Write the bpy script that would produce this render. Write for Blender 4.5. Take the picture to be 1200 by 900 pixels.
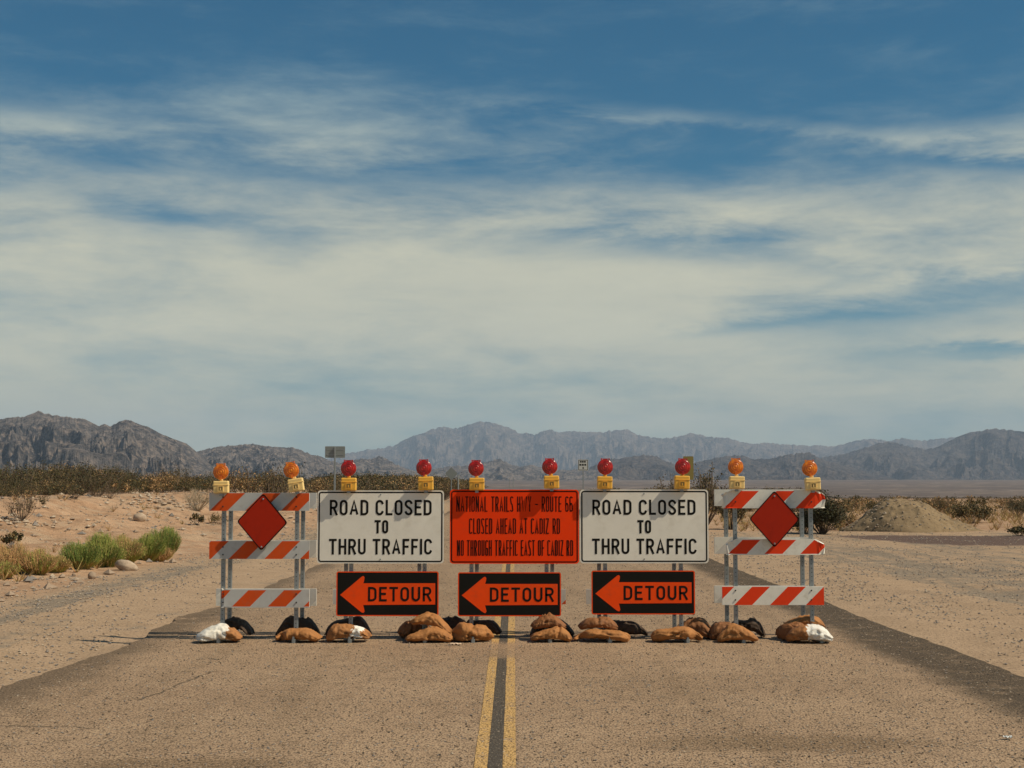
import bpy, bmesh, math, random
import numpy as np
from mathutils import Vector, Matrix, Euler
for o in list(bpy.data.objects): bpy.data.objects.remove(o, do_unlink=True)
S = bpy.context.scene
COL = S.collection
R = math.radians

# ---------------------------------------------------------------- camera
F = 1700.0; W0, H0 = 1200.0, 900.0; HOR = 568.0
CAMP = Vector((0.124, 0.0, 1.87))
cam_d = bpy.data.cameras.new('camera'); cam = bpy.data.objects.new('camera', cam_d); COL.objects.link(cam)
cam_d.sensor_width = 36; cam_d.lens = 36*F/W0; cam_d.clip_start = 0.1; cam_d.clip_end = 200000
cam.location = CAMP
cam.rotation_euler = Euler((R(90)+math.atan((HOR-H0/2)/F), 0, math.atan(2/F)))
S.camera = cam
CM = cam.rotation_euler.to_matrix()
def P(u, v, Y):
    d = CM @ Vector(((u-W0/2)/F, (H0/2-v)/F, -1))
    return CAMP + d*((Y-CAMP.y)/d.y)

# ---------------------------------------------------------------- render + light
S.render.engine = 'CYCLES'
S.view_settings.view_transform = 'Standard'; S.view_settings.look = 'None'
S.view_settings.exposure = 0.0; S.view_settings.gamma = 1.0
S.cycles.max_bounces = 5; S.cycles.diffuse_bounces = 3; S.cycles.volume_bounces = 1
S.cycles.transparent_max_bounces = 8

SUN_EL, SUN_AZ = 48.0, 15.0        # azimuth: degrees from +X (right) towards the camera (-Y)
sd = Vector((math.cos(R(SUN_EL))*math.cos(R(SUN_AZ)), -math.cos(R(SUN_EL))*math.sin(R(SUN_AZ)), math.sin(R(SUN_EL))))
sl = bpy.data.lights.new('sun', 'SUN'); sl.energy = 4.8; sl.angle = R(0.5); sl.color = (1.0, 0.87, 0.66)
sun = bpy.data.objects.new('sun', sl); COL.objects.link(sun); sun.location = (30, -5, 40)
sun.rotation_euler = sd.to_track_quat('Z', 'Y').to_euler()

class NT:
    def __init__(s, tree): s.t = tree; s.n = tree.nodes; s.l = tree.links; s.n.clear()
    def node(s, typ, ins=None, **kw):
        n = s.n.new(typ)
        for k, v in kw.items(): setattr(n, k, v)
        for k, v in (ins or {}).items(): s.set(n, k, v)
        return n
    def set(s, n, k, v):
        i = n.inputs[k]
        if isinstance(v, bpy.types.NodeSocket): s.l.new(v, i)
        elif isinstance(v, bpy.types.Node): s.l.new(v.outputs[0], i)
        else: i.default_value = v
    def math(s, op, a, b=0.0, c=0.0, clamp=False):
        n = s.node('ShaderNodeMath', operation=op, use_clamp=clamp)
        for i, v in enumerate((a, b, c)): s.set(n, i, v)
        return n.outputs[0]
    def mix(s, f, a, b, blend='MIX'):
        n = s.node('ShaderNodeMix', data_type='RGBA', blend_type=blend)
        s.set(n, 0, f); s.set(n, 6, a); s.set(n, 7, b); return n.outputs[2]
    def ramp(s, f, a, b):       # smooth map a..b -> 0..1
        n = s.node('ShaderNodeMapRange', interpolation_type='SMOOTHSTEP')
        s.set(n, 0, f); s.set(n, 1, a); s.set(n, 2, b); return n.outputs[0]
    def noise(s, vec, scale, detail=4, rough=.55, dist=0.0):
        n = s.node('ShaderNodeTexNoise', {'Vector': vec, 'Scale': scale, 'Detail': detail, 'Roughness': rough, 'Distortion': dist})
        return n.outputs[0]
    def vmul(s, vec, v):
        n = s.node('ShaderNodeVectorMath', operation='MULTIPLY'); s.set(n, 0, vec); s.set(n, 1, v); return n.outputs[0]

def C(r, g, b): return (r, g, b, 1.0)

world = bpy.data.worlds.new('World'); S.world = world; world.use_nodes = True
w = NT(world.node_tree)
sky = w.node('ShaderNodeTexSky', sky_type='NISHITA', sun_disc=False)
sky.sun_elevation = R(SUN_EL); sky.sun_rotation = math.atan2(sd.x, sd.y)
sky.air_density = 1.0; sky.dust_density = 0.6; sky.ozone_density = 2.5
tc = w.node('ShaderNodeTexCoord').outputs['Generated']
sep = w.node('ShaderNodeSeparateXYZ', {0: tc}); dx, dy, dz = sep.outputs
e = w.math('MAXIMUM', dz, 0.0)
nA = w.noise(w.vmul(tc, (3.0, 3.0, 11.0)), 1.0, 10, .60, .15)
nB = w.noise(w.vmul(tc, (9.0, 9.0, 38.0)), 1.0, 8, .66, .25)
nC = w.noise(w.vmul(tc, (1.3, 1.3, 5.0)), 1.0, 3, .5, .2)
def gauss(u, v, su, sv, tilt=0.0):
    a0, e0 = (u-602)/F, (568-v)/F
    A = w.math('SUBTRACT', dx, a0); E = w.math('ADD', w.math('SUBTRACT', e, e0), w.math('MULTIPLY', w.math('SUBTRACT', nB, .5), .035))
    E2 = w.math('ADD', E, w.math('MULTIPLY', A, tilt))
    q = w.math('ADD', w.math('POWER', w.math('ABSOLUTE', w.math('DIVIDE', A, su/F)), 2.0), w.math('POWER', w.math('ABSOLUTE', w.math('DIVIDE', E2, sv/F)), 2.0))
    return w.math('MULTIPLY', w.math('EXPONENT', w.math('MULTIPLY', q, -1.0)), w.ramp(dy, 0.0, 0.4))
dens = w.math('MULTIPLY_ADD', w.math('SUBTRACT', 0.222, e), 5.0, 0.36)
dens = w.math('MINIMUM', dens, 0.80)
dens = w.math('MULTIPLY_ADD', w.math('SUBTRACT', nA, .5), 1.65, dens)
dens = w.math('MULTIPLY_ADD', w.math('SUBTRACT', nB, .5), 1.05, dens)
dens = w.math('MULTIPLY_ADD', w.math('SUBTRACT', nC, .5), 0.35, dens)
for (u, v, su, sv, tl, k) in ((30, 176, 110, 20, 0.0, .38), (60, 265, 120, 30, 0, .25), (0, 225, 60, 14, .1, -.35), (205, 272, 90, 16, .05, -.2),
                          (420, 205, 260, 18, .02, -.25), (330, 130, 260, 14, .05, -.02), (740, 140, 160, 14, .12, .22), (1000, 170, 260, 9, .10, .20),
                          (1130, 215, 110, 9, .12, -.35), (1020, 368, 210, 26, -.05, -.48), (860, 385, 140, 8, -.06, -.3), (740, 292, 170, 18, .06, -.28),
                          (1150, 420, 90, 8, -.04, -.55), (1100, 335, 150, 14, .05, -.3), (900, 250, 260, 26, .06, .18), (600, 60, 900, 46, 0, -.18), (600, 360, 700, 60, 0, .12),
                          (1080, 110, 260, 40, 0, -.22)):
    dens = w.math('MULTIPLY_ADD', gauss(u, v, su, sv, tl), k, dens)
cov = w.ramp(dens, -0.02, 1.10)
wisp = w.math('MULTIPLY', w.ramp(w.math('ADD', w.math('MULTIPLY', nB, .5), w.math('MULTIPLY', w.noise(w.vmul(tc, (2.2, 2.2, 8.0)), 1.0, 7, .6, .3), .5)), .47, .69), 0.20)
cov = w.math('MULTIPLY', w.math('MAXIMUM', cov, wisp), 0.93)
tint = w.mix(1.0, sky.outputs[0], C(0.01, 0.41, 0.54), 'MULTIPLY')
ccol = w.mix(w.ramp(e, 0.17, 0.30), C(6.2, 6.0, 4.55), C(3.5, 4.7, 4.8))
ccol = w.mix(w.ramp(e, 0.11, 0.0), ccol, C(5.0, 5.0, 3.5))
ccol = w.mix(1.0, ccol, w.mix(w.math('MULTIPLY_ADD', w.math('SUBTRACT', nB, .5), 2.2, .5, True), C(.92, .93, .94), C(1.09, 1.08, 1.05)), 'MULTIPLY')
skyc = w.mix(cov, tint, ccol)
bg = w.node('ShaderNodeBackground', {'Color': skyc, 'Strength': 0.1})
wo = w.node('ShaderNodeOutputWorld', {'Surface': bg.outputs[0]})

# ---------------------------------------------------------------- numpy noise
_rs = np.random.RandomState(7); _perm = _rs.permutation(512)
def _h(ix, iy): return _perm[(_perm[ix & 511] + iy) & 511] / 511.0
def vnoise(x, y):
    x = np.asarray(x, float); y = np.asarray(y, float)
    ix = np.floor(x).astype(int); iy = np.floor(y).astype(int); fx = x-ix; fy = y-iy
    fx = fx*fx*fx*(fx*(fx*6-15)+10); fy = fy*fy*fy*(fy*(fy*6-15)+10)
    a = _h(ix, iy); b = _h(ix+1, iy); c = _h(ix, iy+1); d = _h(ix+1, iy+1)
    return (a+(b-a)*fx)*(1-fy)+(c+(d-c)*fx)*fy
def fbm(x, y, o=4, g=.5):
    s = 0; a = 1; t = 0
    for k in range(o): s = s+a*(vnoise(x*2**k+17.3*k, y*2**k-9.1*k)-.5); t += a; a *= g
    return s/t*2          # about -1..1
def ridged(x, y, o=5, g=.55):
    s = 0; a = 1; t = 0
    for k in range(o):
        n = 1-np.abs(2*vnoise(x*2**k+31.7*k, y*2**k+5.3*k)-1); s = s+a*n*n; t += a; a *= g
    return s/t
def sst(a, b, x): t = np.clip((np.asarray(x, float)-a)/(b-a), 0, 1); return t*t*(3-2*t)

# ---------------------------------------------------------------- materials
MATS = {}
def mat(name, col, rough=.6, metal=0.0, var=0.12, vscale=8.0, dirt=None, dirt_amt=0.0, dscale=6.0, bump=0.0, bscale=60.0, coat=0.0, spec=.5, coords='Object', strans=0.0):
    m = bpy.data.materials.new(name); m.use_nodes = True; t = NT(m.node_tree)
    co = t.node('ShaderNodeTexCoord').outputs[coords]
    n = t.noise(co, vscale, 5)
    c = t.mix(n, C(*[x*(1-var) for x in col]), C(*[min(1, x*(1+var)) for x in col]))
    if dirt is not None:
        dn = t.noise(co, dscale, 8, .65, .4)
        c = t.mix(t.math('MULTIPLY', t.ramp(dn, .48, .75), dirt_amt), c, C(*dirt))
    b = t.node('ShaderNodeBsdfPrincipled', {'Base Color': c, 'Roughness': rough, 'Metallic': metal, 'Coat Weight': coat, 'Specular IOR Level': spec})
    if strans: b.inputs['Transmission Weight'].default_value = strans
    if bump:
        bn = t.node('ShaderNodeBump', {'Height': t.noise(co, bscale, 5), 'Strength': bump, 'Distance': .01}); t.set(b, 'Normal', bn.outputs[0])
    t.node('ShaderNodeOutputMaterial', {'Surface': b.outputs[0]})
    MATS[name] = m; return m
mat('white_sheeting', (.84, .80, .70), .5, dirt=(.60, .54, .43), dirt_amt=.35, dscale=5, vscale=3)
mat('sign_edge', (.75, .76, .72), .4)
mat('rail_grey_white', (.50, .50, .48), .5, dirt=(.36, .33, .28), dirt_amt=.5, dscale=9)  # grey base blends grime with shade put into the white
mat('rail_cream', (.80, .77, .68), .5, dirt=(.45, .40, .30), dirt_amt=.5, dscale=11)
mat('rail_shell', (.62, .60, .55), .55, dirt=(.4, .36, .3), dirt_amt=.5)
mat('faded_orange', (.64, .080, .010), .6, spec=.2, dirt=(.42, .14, .07), dirt_amt=.5, dscale=10)
mat('rail_red', (.80, .05, .008), .6, spec=.2, dirt=(.55, .07, .02), dirt_amt=.4, dscale=10)
mat('sign_orange', (1.0, .050, .001), .6, spec=.15, dirt=(.72, .06, .01), dirt_amt=.5, dscale=4, vscale=2.5)
mat('detour_orange', (.98, .075, .004), .6, spec=.15, dirt=(.55, .08, .03), dirt_amt=.4, dscale=6)
mat('marker_red', (.40, .020, .004), .6, spec=.15, dirt=(.23, .015, .006), dirt_amt=.5, dscale=5)
mat('print_black', (.010, .009, .007), .8, spec=.15)
mat('print_dark', (.018, .004, .002), .8, spec=.15)
mat('sign_black', (.010, .009, .007), .8, spec=.15)
mat('galvanised', (.30, .33, .34), .5, .55, dirt=(.25, .2, .16), dirt_amt=.5, dscale=14)
mat('hole_dark', (.02, .02, .02), .8)
mat('case_yellow', (.85, .45, .055), .45, dirt=(.5, .35, .12), dirt_amt=.5, dscale=9)
mat('case_pale', (.88, .62, .24), .45, dirt=(.5, .38, .18), dirt_amt=.4, dscale=9)
mat('panel_dark', (.22, .16, .06), .5)
mat('bag_tan', (.37, .155, .042), .8, var=.35, vscale=6, dirt=(.20, .075, .02), dirt_amt=.8, dscale=7, bump=.9, bscale=30)
mat('bag_brown', (.24, .095, .028), .8, var=.3, vscale=6, dirt=(.16, .07, .035), dirt_amt=.8, dscale=7, bump=.9, bscale=30)
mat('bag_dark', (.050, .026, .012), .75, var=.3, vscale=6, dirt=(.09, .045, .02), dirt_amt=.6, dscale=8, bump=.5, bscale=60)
mat('bag_white', (.80, .78, .72), .7, dirt=(.5, .36, .22), dirt_amt=.6, dscale=9, bump=.3)
mat('boulder', (.42, .32, .23), .9, var=.25, vscale=5, dirt=(.25, .18, .13), dirt_amt=.7, dscale=8, bump=.6, bscale=25)
mat('grey_rock', (.22, .19, .165), .9, var=.35, vscale=5, bump=.6, bscale=25)
mat('pale_rock', (.40, .32, .235), .9, var=.25, vscale=5, bump=.5, bscale=25)
mat('road_chip', (.075, .058, .042), .9, var=.3, vscale=5)
mat('tan_rock', (.30, .22, .155), .9, var=.3, vscale=5, bump=.5, bscale=25)
mat('creosote_leaf', (.066, .058, .015), .8, var=.45, vscale=2.0)
mat('creosote_dark', (.032, .033, .011), .8, var=.4, vscale=2.0)
mat('creosote_dry', (.20, .13, .045), .8, var=.4, vscale=2.0)
mat('twig', (.13, .09, .06), .9, var=.3)
mat('pale_twig', (.36, .29, .20), .9, var=.3)
mat('green_stalk', (.27, .30, .055), .75, var=.4, vscale=4)
mat('deep_green_stalk', (.14, .20, .038), .75, var=.35, vscale=4)
mat('olive_stalk', (.36, .27, .085), .75, var=.3, vscale=4)
mat('straw', (.52, .30, .135), .85, var=.3, vscale=4)
mat('sign_back', (.24, .26, .25), .6, .3)
mat('far_sign_white', (.55, .56, .52), .5)
mat('olive_panel', (.24, .19, .05), .6)
mat('paper', (.65, .50, .36), .8)
mat('litter_white', (.8, .8, .76), .7)

def lens_mat(name, col, deep):
    m = bpy.data.materials.new(name); m.use_nodes = True; t = NT(m.node_tree)
    co = t.node('ShaderNodeTexCoord').outputs['Object']
    s = t.node('ShaderNodeSeparateXYZ', {0: co})
    r = t.math('SQRT', t.math('ADD', t.math('POWER', s.outputs[0], 2.0), t.math('POWER', s.outputs[2], 2.0)))
    rings = t.math('SINE', t.math('MULTIPLY', r, 700.0))
    n = t.noise(co, 22, 3)
    c = t.mix(t.ramp(n, .35, .7), C(*deep), C(*col))
    b = t.node('ShaderNodeBsdfPrincipled', {'Base Color': c, 'Roughness': .3, 'Coat Weight': .5, 'Coat Roughness': .15, 'Subsurface Weight': .25, 'Subsurface Radius': (.03, .01, .005), 'Subsurface Scale': 1.0})
    bn = t.node('ShaderNodeBump', {'Height': rings, 'Strength': .25, 'Distance': .002}); t.set(b, 'Normal', bn.outputs[0])
    t.node('ShaderNodeOutputMaterial', {'Surface': b.outputs[0]}); MATS[name] = m
lens_mat('amber_lens', (.95, .27, .004), (.60, .12, .002))
lens_mat('red_lens', (.62, .008, .003), (.30, .004, .002))

# bags with a printed white zone
def zone_bag(name, base, white, x0, x1, w_=.05):
    m = bpy.data.materials.new(name); m.use_nodes = True; t = NT(m.node_tree)
    co = t.node('ShaderNodeTexCoord').outputs['Object']; s = t.node('ShaderNodeSeparateXYZ', {0: co})
    n = t.noise(co, 9, 5, .6, .3)
    xx = t.math('ADD', s.outputs[0], t.math('MULTIPLY', t.math('SUBTRACT', n, .5), .22))
    k = t.math('MULTIPLY', t.ramp(xx, x0, x0+.012), t.ramp(xx, x1, x1-.012))
    dn = t.noise(co, 14, 6)
    bc = t.mix(t.ramp(dn, .4, .7), C(*base), C(*[b*.5 for b in base]))
    c = t.mix(k, bc, t.mix(t.ramp(dn, .5, .8), C(*white), C(.5, .36, .24)))
    b = t.node('ShaderNodeBsdfPrincipled', {'Base Color': c, 'Roughness': .75})
    bn = t.node('ShaderNodeBump', {'Height': t.noise(co, 70, 4), 'Strength': .4, 'Distance': .01}); t.set(b, 'Normal', bn.outputs[0])
    t.node('ShaderNodeOutputMaterial', {'Surface': b.outputs[0]}); MATS[name] = m
zone_bag('bag_half_white', (.37, .155, .045), (.70, .67, .60), -.30, .10)
zone_bag('bag_white_end', (.36, .15, .045), (.74, .71, .65), -.02, .32)
zone_bag('bag_label', (.37, .155, .045), (.78, .76, .70), .07, .19)

# ground
def ground_mat():
    m = bpy.data.materials.new('desert_ground'); m.use_nodes = True; t = NT(m.node_tree)
    pos = t.node('ShaderNodeNewGeometry').outputs['Position']
    flat = t.vmul(pos, (1, 1, 0))
    at = lambda n: t.node('ShaderNodeAttribute', attribute_name=n).outputs['Fac']
    big = t.noise(flat, .22, 6, .6); mid = t.noise(flat, 1.6, 8, .65, .3); fine = t.noise(t.vmul(flat, (1, .6, 0)), 14, 6, .7)
    spk = t.noise(t.vmul(flat, (1, .4, 0)), 34, 3, .7)
    streak = t.noise(t.vmul(flat, (1.1, .12, 0)), 1.6, 8, .7, .6)
    cross = t.noise(t.vmul(flat, (.10, 1.0, 0)), 1.6, 8, .65, .5)
    sand = t.mix(t.ramp(big, .3, .7), C(.39, .235, .138), C(.47, .300, .185))
    sand = t.mix(t.math('MULTIPLY', t.ramp(mid, .46, .62), .6), sand, C(.22, .13, .075))
    sand = t.mix(t.math('MULTIPLY', t.ramp(t.noise(t.vmul(flat, (.5, 1.3, 0)), .9, 7, .7, 1.0), .50, .60), .55), sand, C(.43, .325, .22))
    tan = t.mix(t.ramp(mid, .3, .7), C(.42, .292, .188), C(.34, .235, .148))
    grav = t.mix(t.ramp(fine, .3, .7), C(.12, .105, .085), C(.27, .225, .17))
    gm = t.math('MULTIPLY_ADD', t.math('SUBTRACT', streak, .5), 1.7, at('gravel'))
    gm = t.math('MULTIPLY_ADD', t.math('SUBTRACT', cross, .5), t.math('MULTIPLY', at('lot'), 1.5), gm)
    rot = t.node('ShaderNodeMapping', {'Vector': flat, 'Rotation': (0, 0, R(24)), 'Scale': (1.3, .09, 1)}).outputs[0]
    trk = t.noise(rot, 1.5, 6, .6, .3)
    gm = t.math('MULTIPLY_ADD', t.math('SUBTRACT', trk, .5), 1.3, gm)
    gm = t.math('MULTIPLY_ADD', t.math('SUBTRACT', fine, .5), .7, gm)
    gmk = t.ramp(gm, .35, .75)
    c = t.mix(at('lot'), sand, tan)
    c = t.mix(t.math('MULTIPLY', gmk, .75), c, grav)
    c = t.mix(t.ramp(t.math('MULTIPLY_ADD', t.math('SUBTRACT', mid, .5), .5, at('asphalt')), .35, .65), c, C(.115, .075, .062))
    # speckles: dark pebbles and pale chips
    c = t.mix(t.math('MULTIPLY', t.ramp(spk, .54, .64), .75), c, C(.09, .065, .045))
    c = t.mix(t.math('MULTIPLY', t.ramp(spk, .42, .33), .6), c, C(.50, .39, .28))
    scrub = t.noise(t.vmul(flat, (1, .6, 0)), .012, 9, .7)
    farc = t.mix(t.ramp(scrub, .42, .58), C(.085, .062, .050), C(.22, .165, .130))
    farc = t.mix(t.ramp(t.noise(t.vmul(flat, (1, .5, 0)), .0018, 6, .7), .45, .6), farc, C(.105, .078, .066))
    c = t.mix(at('far'), c, farc)
    b = t.node('ShaderNodeBsdfPrincipled', {'Base Color': c, 'Roughness': .95, 'Specular IOR Level': .15})
    hgt = t.math('ADD', t.math('MULTIPLY', fine, .6), t.math('MULTIPLY', spk, .35))
    bn = t.node('ShaderNodeBump', {'Height': hgt, 'Strength': .75, 'Distance': .035}); t.set(b, 'Normal', bn.outputs[0])
    t.node('ShaderNodeOutputMaterial', {'Surface': b.outputs[0]}); return m
def road_nodes(t, paint=None):
    pos = t.node('ShaderNodeNewGeometry').outputs['Position']; flat = t.vmul(pos, (1, 1, 0))
    s = t.node('ShaderNodeSeparateXYZ', {0: pos}); x, y = s.outputs[0], s.outputs[1]
    big = t.noise(flat, .35, 6, .6); mid = t.noise(flat, 2.2, 8, .65, .4)
    spk = t.noise(t.vmul(flat, (1, .45, 0)), 62, 2, .8); spk2 = t.noise(t.vmul(flat, (1, .35, 0)), 30, 2, .6); fine = t.noise(flat, 16, 5, .7)
    streak = t.noise(t.vmul(flat, (1.0, .10, 0)), 1.3, 7, .65, .4)
    dust = t.mix(t.ramp(big, .3, .7), C(.36, .241, .150), C(.44, .303, .192))
    dust = t.mix(t.math('MULTIPLY', t.ramp(streak, .45, .7), .45), dust, C(.225, .15, .088))
    dark = t.mix(mid, C(.055, .040, .026), C(.10, .072, .046))
    wob = t.math('MULTIPLY', t.math('SUBTRACT', mid, .5), .55)
    wob = t.math('MULTIPLY_ADD', t.math('SUBTRACT', t.noise(flat, .5, 3), .5), 1.1, wob)
    xr = t.math('ADD', x, wob)
    right = t.math('MULTIPLY', t.ramp(t.math('SUBTRACT', xr, t.math('MULTIPLY', wob, .4)), 3.92, 4.42), t.math('SUBTRACT', 1.0, t.math('MULTIPLY', t.ramp(t.noise(flat, 3.2, 7, .7, .4), .50, .68), .42)))
    left = t.ramp(t.math('SUBTRACT', xr, t.math('MULTIPLY', wob, .2)), -3.75, -4.35)
    k = t.math('MAXIMUM', t.math('MULTIPLY', right, .95), t.math('MULTIPLY', left, .64))
    def ell(px, py, sx, sy):
        a = t.math('POWER', t.math('ABSOLUTE', t.math('DIVIDE', t.math('SUBTRACT', x, px), sx)), 2.0)
        b2 = t.math('POWER', t.math('ABSOLUTE', t.math('DIVIDE', t.math('SUBTRACT', y, py), sy)), 2.0)
        return t.ramp(t.math('ADD', t.math('ADD', a, b2), t.math('MULTIPLY', t.math('SUBTRACT', mid, .5), 2.6)), 1.7, .1)
    k2 = t.math('MAXIMUM', ell(2.1, 10.6, 1.1, .35), ell(-2.1, 9.75, .85, .30))
    k2 = t.math('MAXIMUM', k2, t.math('MULTIPLY', ell(1.6, 13.6, 1.0, .9), .4))
    mot = t.noise(t.vmul(flat, (1, .55, 0)), 5.5, 6, .7, .3)
    dust = t.mix(t.math('MULTIPLY', t.ramp(mot, .50, .66), .38), dust, C(.17, .118, .072))
    dust = t.mix(t.math('MULTIPLY', t.ramp(mot, .46, .34), .40), dust, C(.50, .355, .22))
    k = t.math('MULTIPLY', k, t.math('MAXIMUM', right, t.ramp(t.math('MULTIPLY_ADD', t.math('SUBTRACT', mot, .5), 1.0, t.noise(flat, .8, 4)), .18, .42)))
    c = t.mix(k, dust, dark)
    c = t.mix(t.math('MULTIPLY', k2, .45), c, C(.13, .082, .038))
    # seams between lanes behind the barricades: worn grey wheel paths
    # cracks
    cr = t.noise(t.vmul(flat, (.35, 1.6, 0)), .9, 5, .6, .8)
    crk = t.ramp(t.math('ABSOLUTE', t.math('SUBTRACT', cr, .5)), .0035, .0008)
    crk = t.math('MULTIPLY', crk, t.ramp(t.noise(flat, .45, 2), .55, .64))
    grain = t.math('MULTIPLY', t.ramp(spk, .49, .57), .84)
    for (u0, v0, u1, v1, wd_) in ((0, 851, 118, 856, .012), (158, 823, 250, 787, .010), (236, 772, 262, 775, .010), (1062, 772, 1086, 774, .018), (1104, 787, 1116, 788, .014), (1138, 805, 1156, 807, .016), (700, 799, 770, 801, .006), (975, 725, 1003, 733, .014)):
        A_, B_ = P(u0, v0, 5.0), P(u1, v1, 5.0); q = []
        for D_ in (A_, B_):
            dd = (D_-CAMP)/(D_-CAMP).z*(-CAMP.z); q.append((CAMP.x+dd.x, CAMP.y+dd.y))
        (xa, ya), (xb, yb_) = q; L_ = math.hypot(xb-xa, yb_-ya); tx, ty = (xb-xa)/L_, (yb_-ya)/L_
        rx2 = t.math('SUBTRACT', x, xa); ry2 = t.math('SUBTRACT', y, ya)
        al = t.math('ADD', t.math('MULTIPLY', rx2, tx), t.math('MULTIPLY', ry2, ty))
        ac = t.math('ADD', t.math('MULTIPLY', rx2, -ty), t.math('MULTIPLY', ry2, tx))
        ac = t.math('ABSOLUTE', t.math('MULTIPLY_ADD', t.math('SUBTRACT', mid, .5), .35, ac))
        kk = t.math('MULTIPLY', t.ramp(ac, wd_*2.2, wd_*.8), t.math('MULTIPLY', t.ramp(al, 0, .1), t.ramp(al, L_, L_-.1)))
        c = t.mix(t.math('MULTIPLY', kk, .75), c, C(.05, .038, .026))
    if paint is not None: c = paint(t, c, x, y, mid, fine, spk)
    c = t.mix(grain, c, t.mix(.5, C(.075, .052, .032), t.mix(1.0, c, C(.35, .35, .35), 'MULTIPLY')))
    c = t.mix(t.math('MULTIPLY', t.ramp(spk, .42, .33), .55), c, C(.46, .345, .225))
    c = t.mix(t.math('MULTIPLY', t.ramp(spk2, .60, .66), .7), c, C(.05, .036, .024))
    c = t.mix(t.math('MULTIPLY', crk, .75), c, C(.10, .08, .06))
    b = t.node('ShaderNodeBsdfPrincipled', {'Base Color': c, 'Roughness': .92, 'Specular IOR Level': .2})
    hgt = t.math('ADD', t.math('MULTIPLY', spk, .6), t.math('MULTIPLY', fine, .5))
    bn = t.node('ShaderNodeBump', {'Height': hgt, 'Strength': .6, 'Distance': .015}); t.set(b, 'Normal', bn.outputs[0])
    t.node('ShaderNodeOutputMaterial', {'Surface': b.outputs[0]})
m_road = bpy.data.materials.new('dusty_asphalt'); m_road.use_nodes = True; road_nodes(NT(m_road.node_tree))
def pnt(col, lo):
    def f(t, c, x, y, mid, fine, spk):
        wear = t.ramp(t.math('ADD', t.math('MULTIPLY', fine, .6), t.math('MULTIPLY', mid, .4)), lo, lo+.12)
        yn = t.math('MULTIPLY_ADD', t.math('SUBTRACT', mid, .5), 1.2, y)
        gap = t.math('MULTIPLY', t.ramp(yn, 15.5, 16.0), t.ramp(yn, 17.4, 17.0))
        keep = t.math('MULTIPLY', wear, t.math('SUBTRACT', 1.0, t.math('MULTIPLY', gap, .85)))
        far = t.ramp(y, 90.0, 40.0)
        return t.mix(t.math('MULTIPLY', t.math('MULTIPLY', keep, .9), far), c, C(*col))
    return f
m_yel = bpy.data.materials.new('worn_yellow_paint'); m_yel.use_nodes = True; road_nodes(NT(m_yel.node_tree), pnt((.62, .38, .135), .38))
m_blk = bpy.data.materials.new('black_centre_seal'); m_blk.use_nodes = True; road_nodes(NT(m_blk.node_tree), pnt((.055, .055, .05), .33))

# ---------------------------------------------------------------- object helpers
def mesh_np(name, V, Fc, mats, midx=None, smooth=False):
    me = bpy.data.meshes.new(name)
    me.from_pydata(V if isinstance(V, list) else V.tolist(), [], Fc if isinstance(Fc, list) else Fc.tolist())
    for m in mats: me.materials.append(m if not isinstance(m, str) else MATS[m])
    if midx is not None: me.polygons.foreach_set('material_index', np.asarray(midx, dtype=np.int32))
    if smooth: me.polygons.foreach_set('use_smooth', np.ones(len(me.polygons), dtype=bool))
    me.update(); return me
def link(name, me, parent=None, loc=None, rot=None):
    o = bpy.data.objects.new(name, me); COL.objects.link(o)
    if parent is not None: o.parent = parent
    if loc is not None: o.location = loc
    if rot is not None: o.rotation_euler = rot
    return o
def tag(o, label=None, cat=None, group=None, kind=None):
    if label: o['label'] = label
    if cat: o['category'] = cat
    if group: o['group'] = group
    if kind: o['kind'] = kind
    return o
def bm_obj(name, bm, mats, parent=None, loc=None, smooth=False, rot=None):
    me = bpy.data.meshes.new(name); bm.normal_update(); bm.to_mesh(me); bm.free()
    for m in mats: me.materials.append(MATS[m] if isinstance(m, str) else m)
    if smooth: me.polygons.foreach_set('use_smooth', np.ones(len(me.polygons), dtype=bool))
    return link(name, me, parent, loc, rot)
def add_box(bm, x0, x1, y0, y1, z0, z1, mi=0, bev=0.0):
    vs = [bm.verts.new((x, y, z)) for x in (x0, x1) for y in (y0, y1) for z in (z0, z1)]
    fs = [bm.faces.new([vs[i] for i in f]) for f in ((0, 1, 3, 2), (4, 6, 7, 5), (0, 4, 5, 1), (2, 3, 7, 6), (0, 2, 6, 4), (1, 5, 7, 3))]
    for f in fs: f.material_index = mi
    if bev:
        ed = {e_ for f in fs for e_ in f.edges}
        bmesh.ops.bevel(bm, geom=list(ed), offset=bev, segments=2, affect='EDGES', profile=.5)
    return fs

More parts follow.
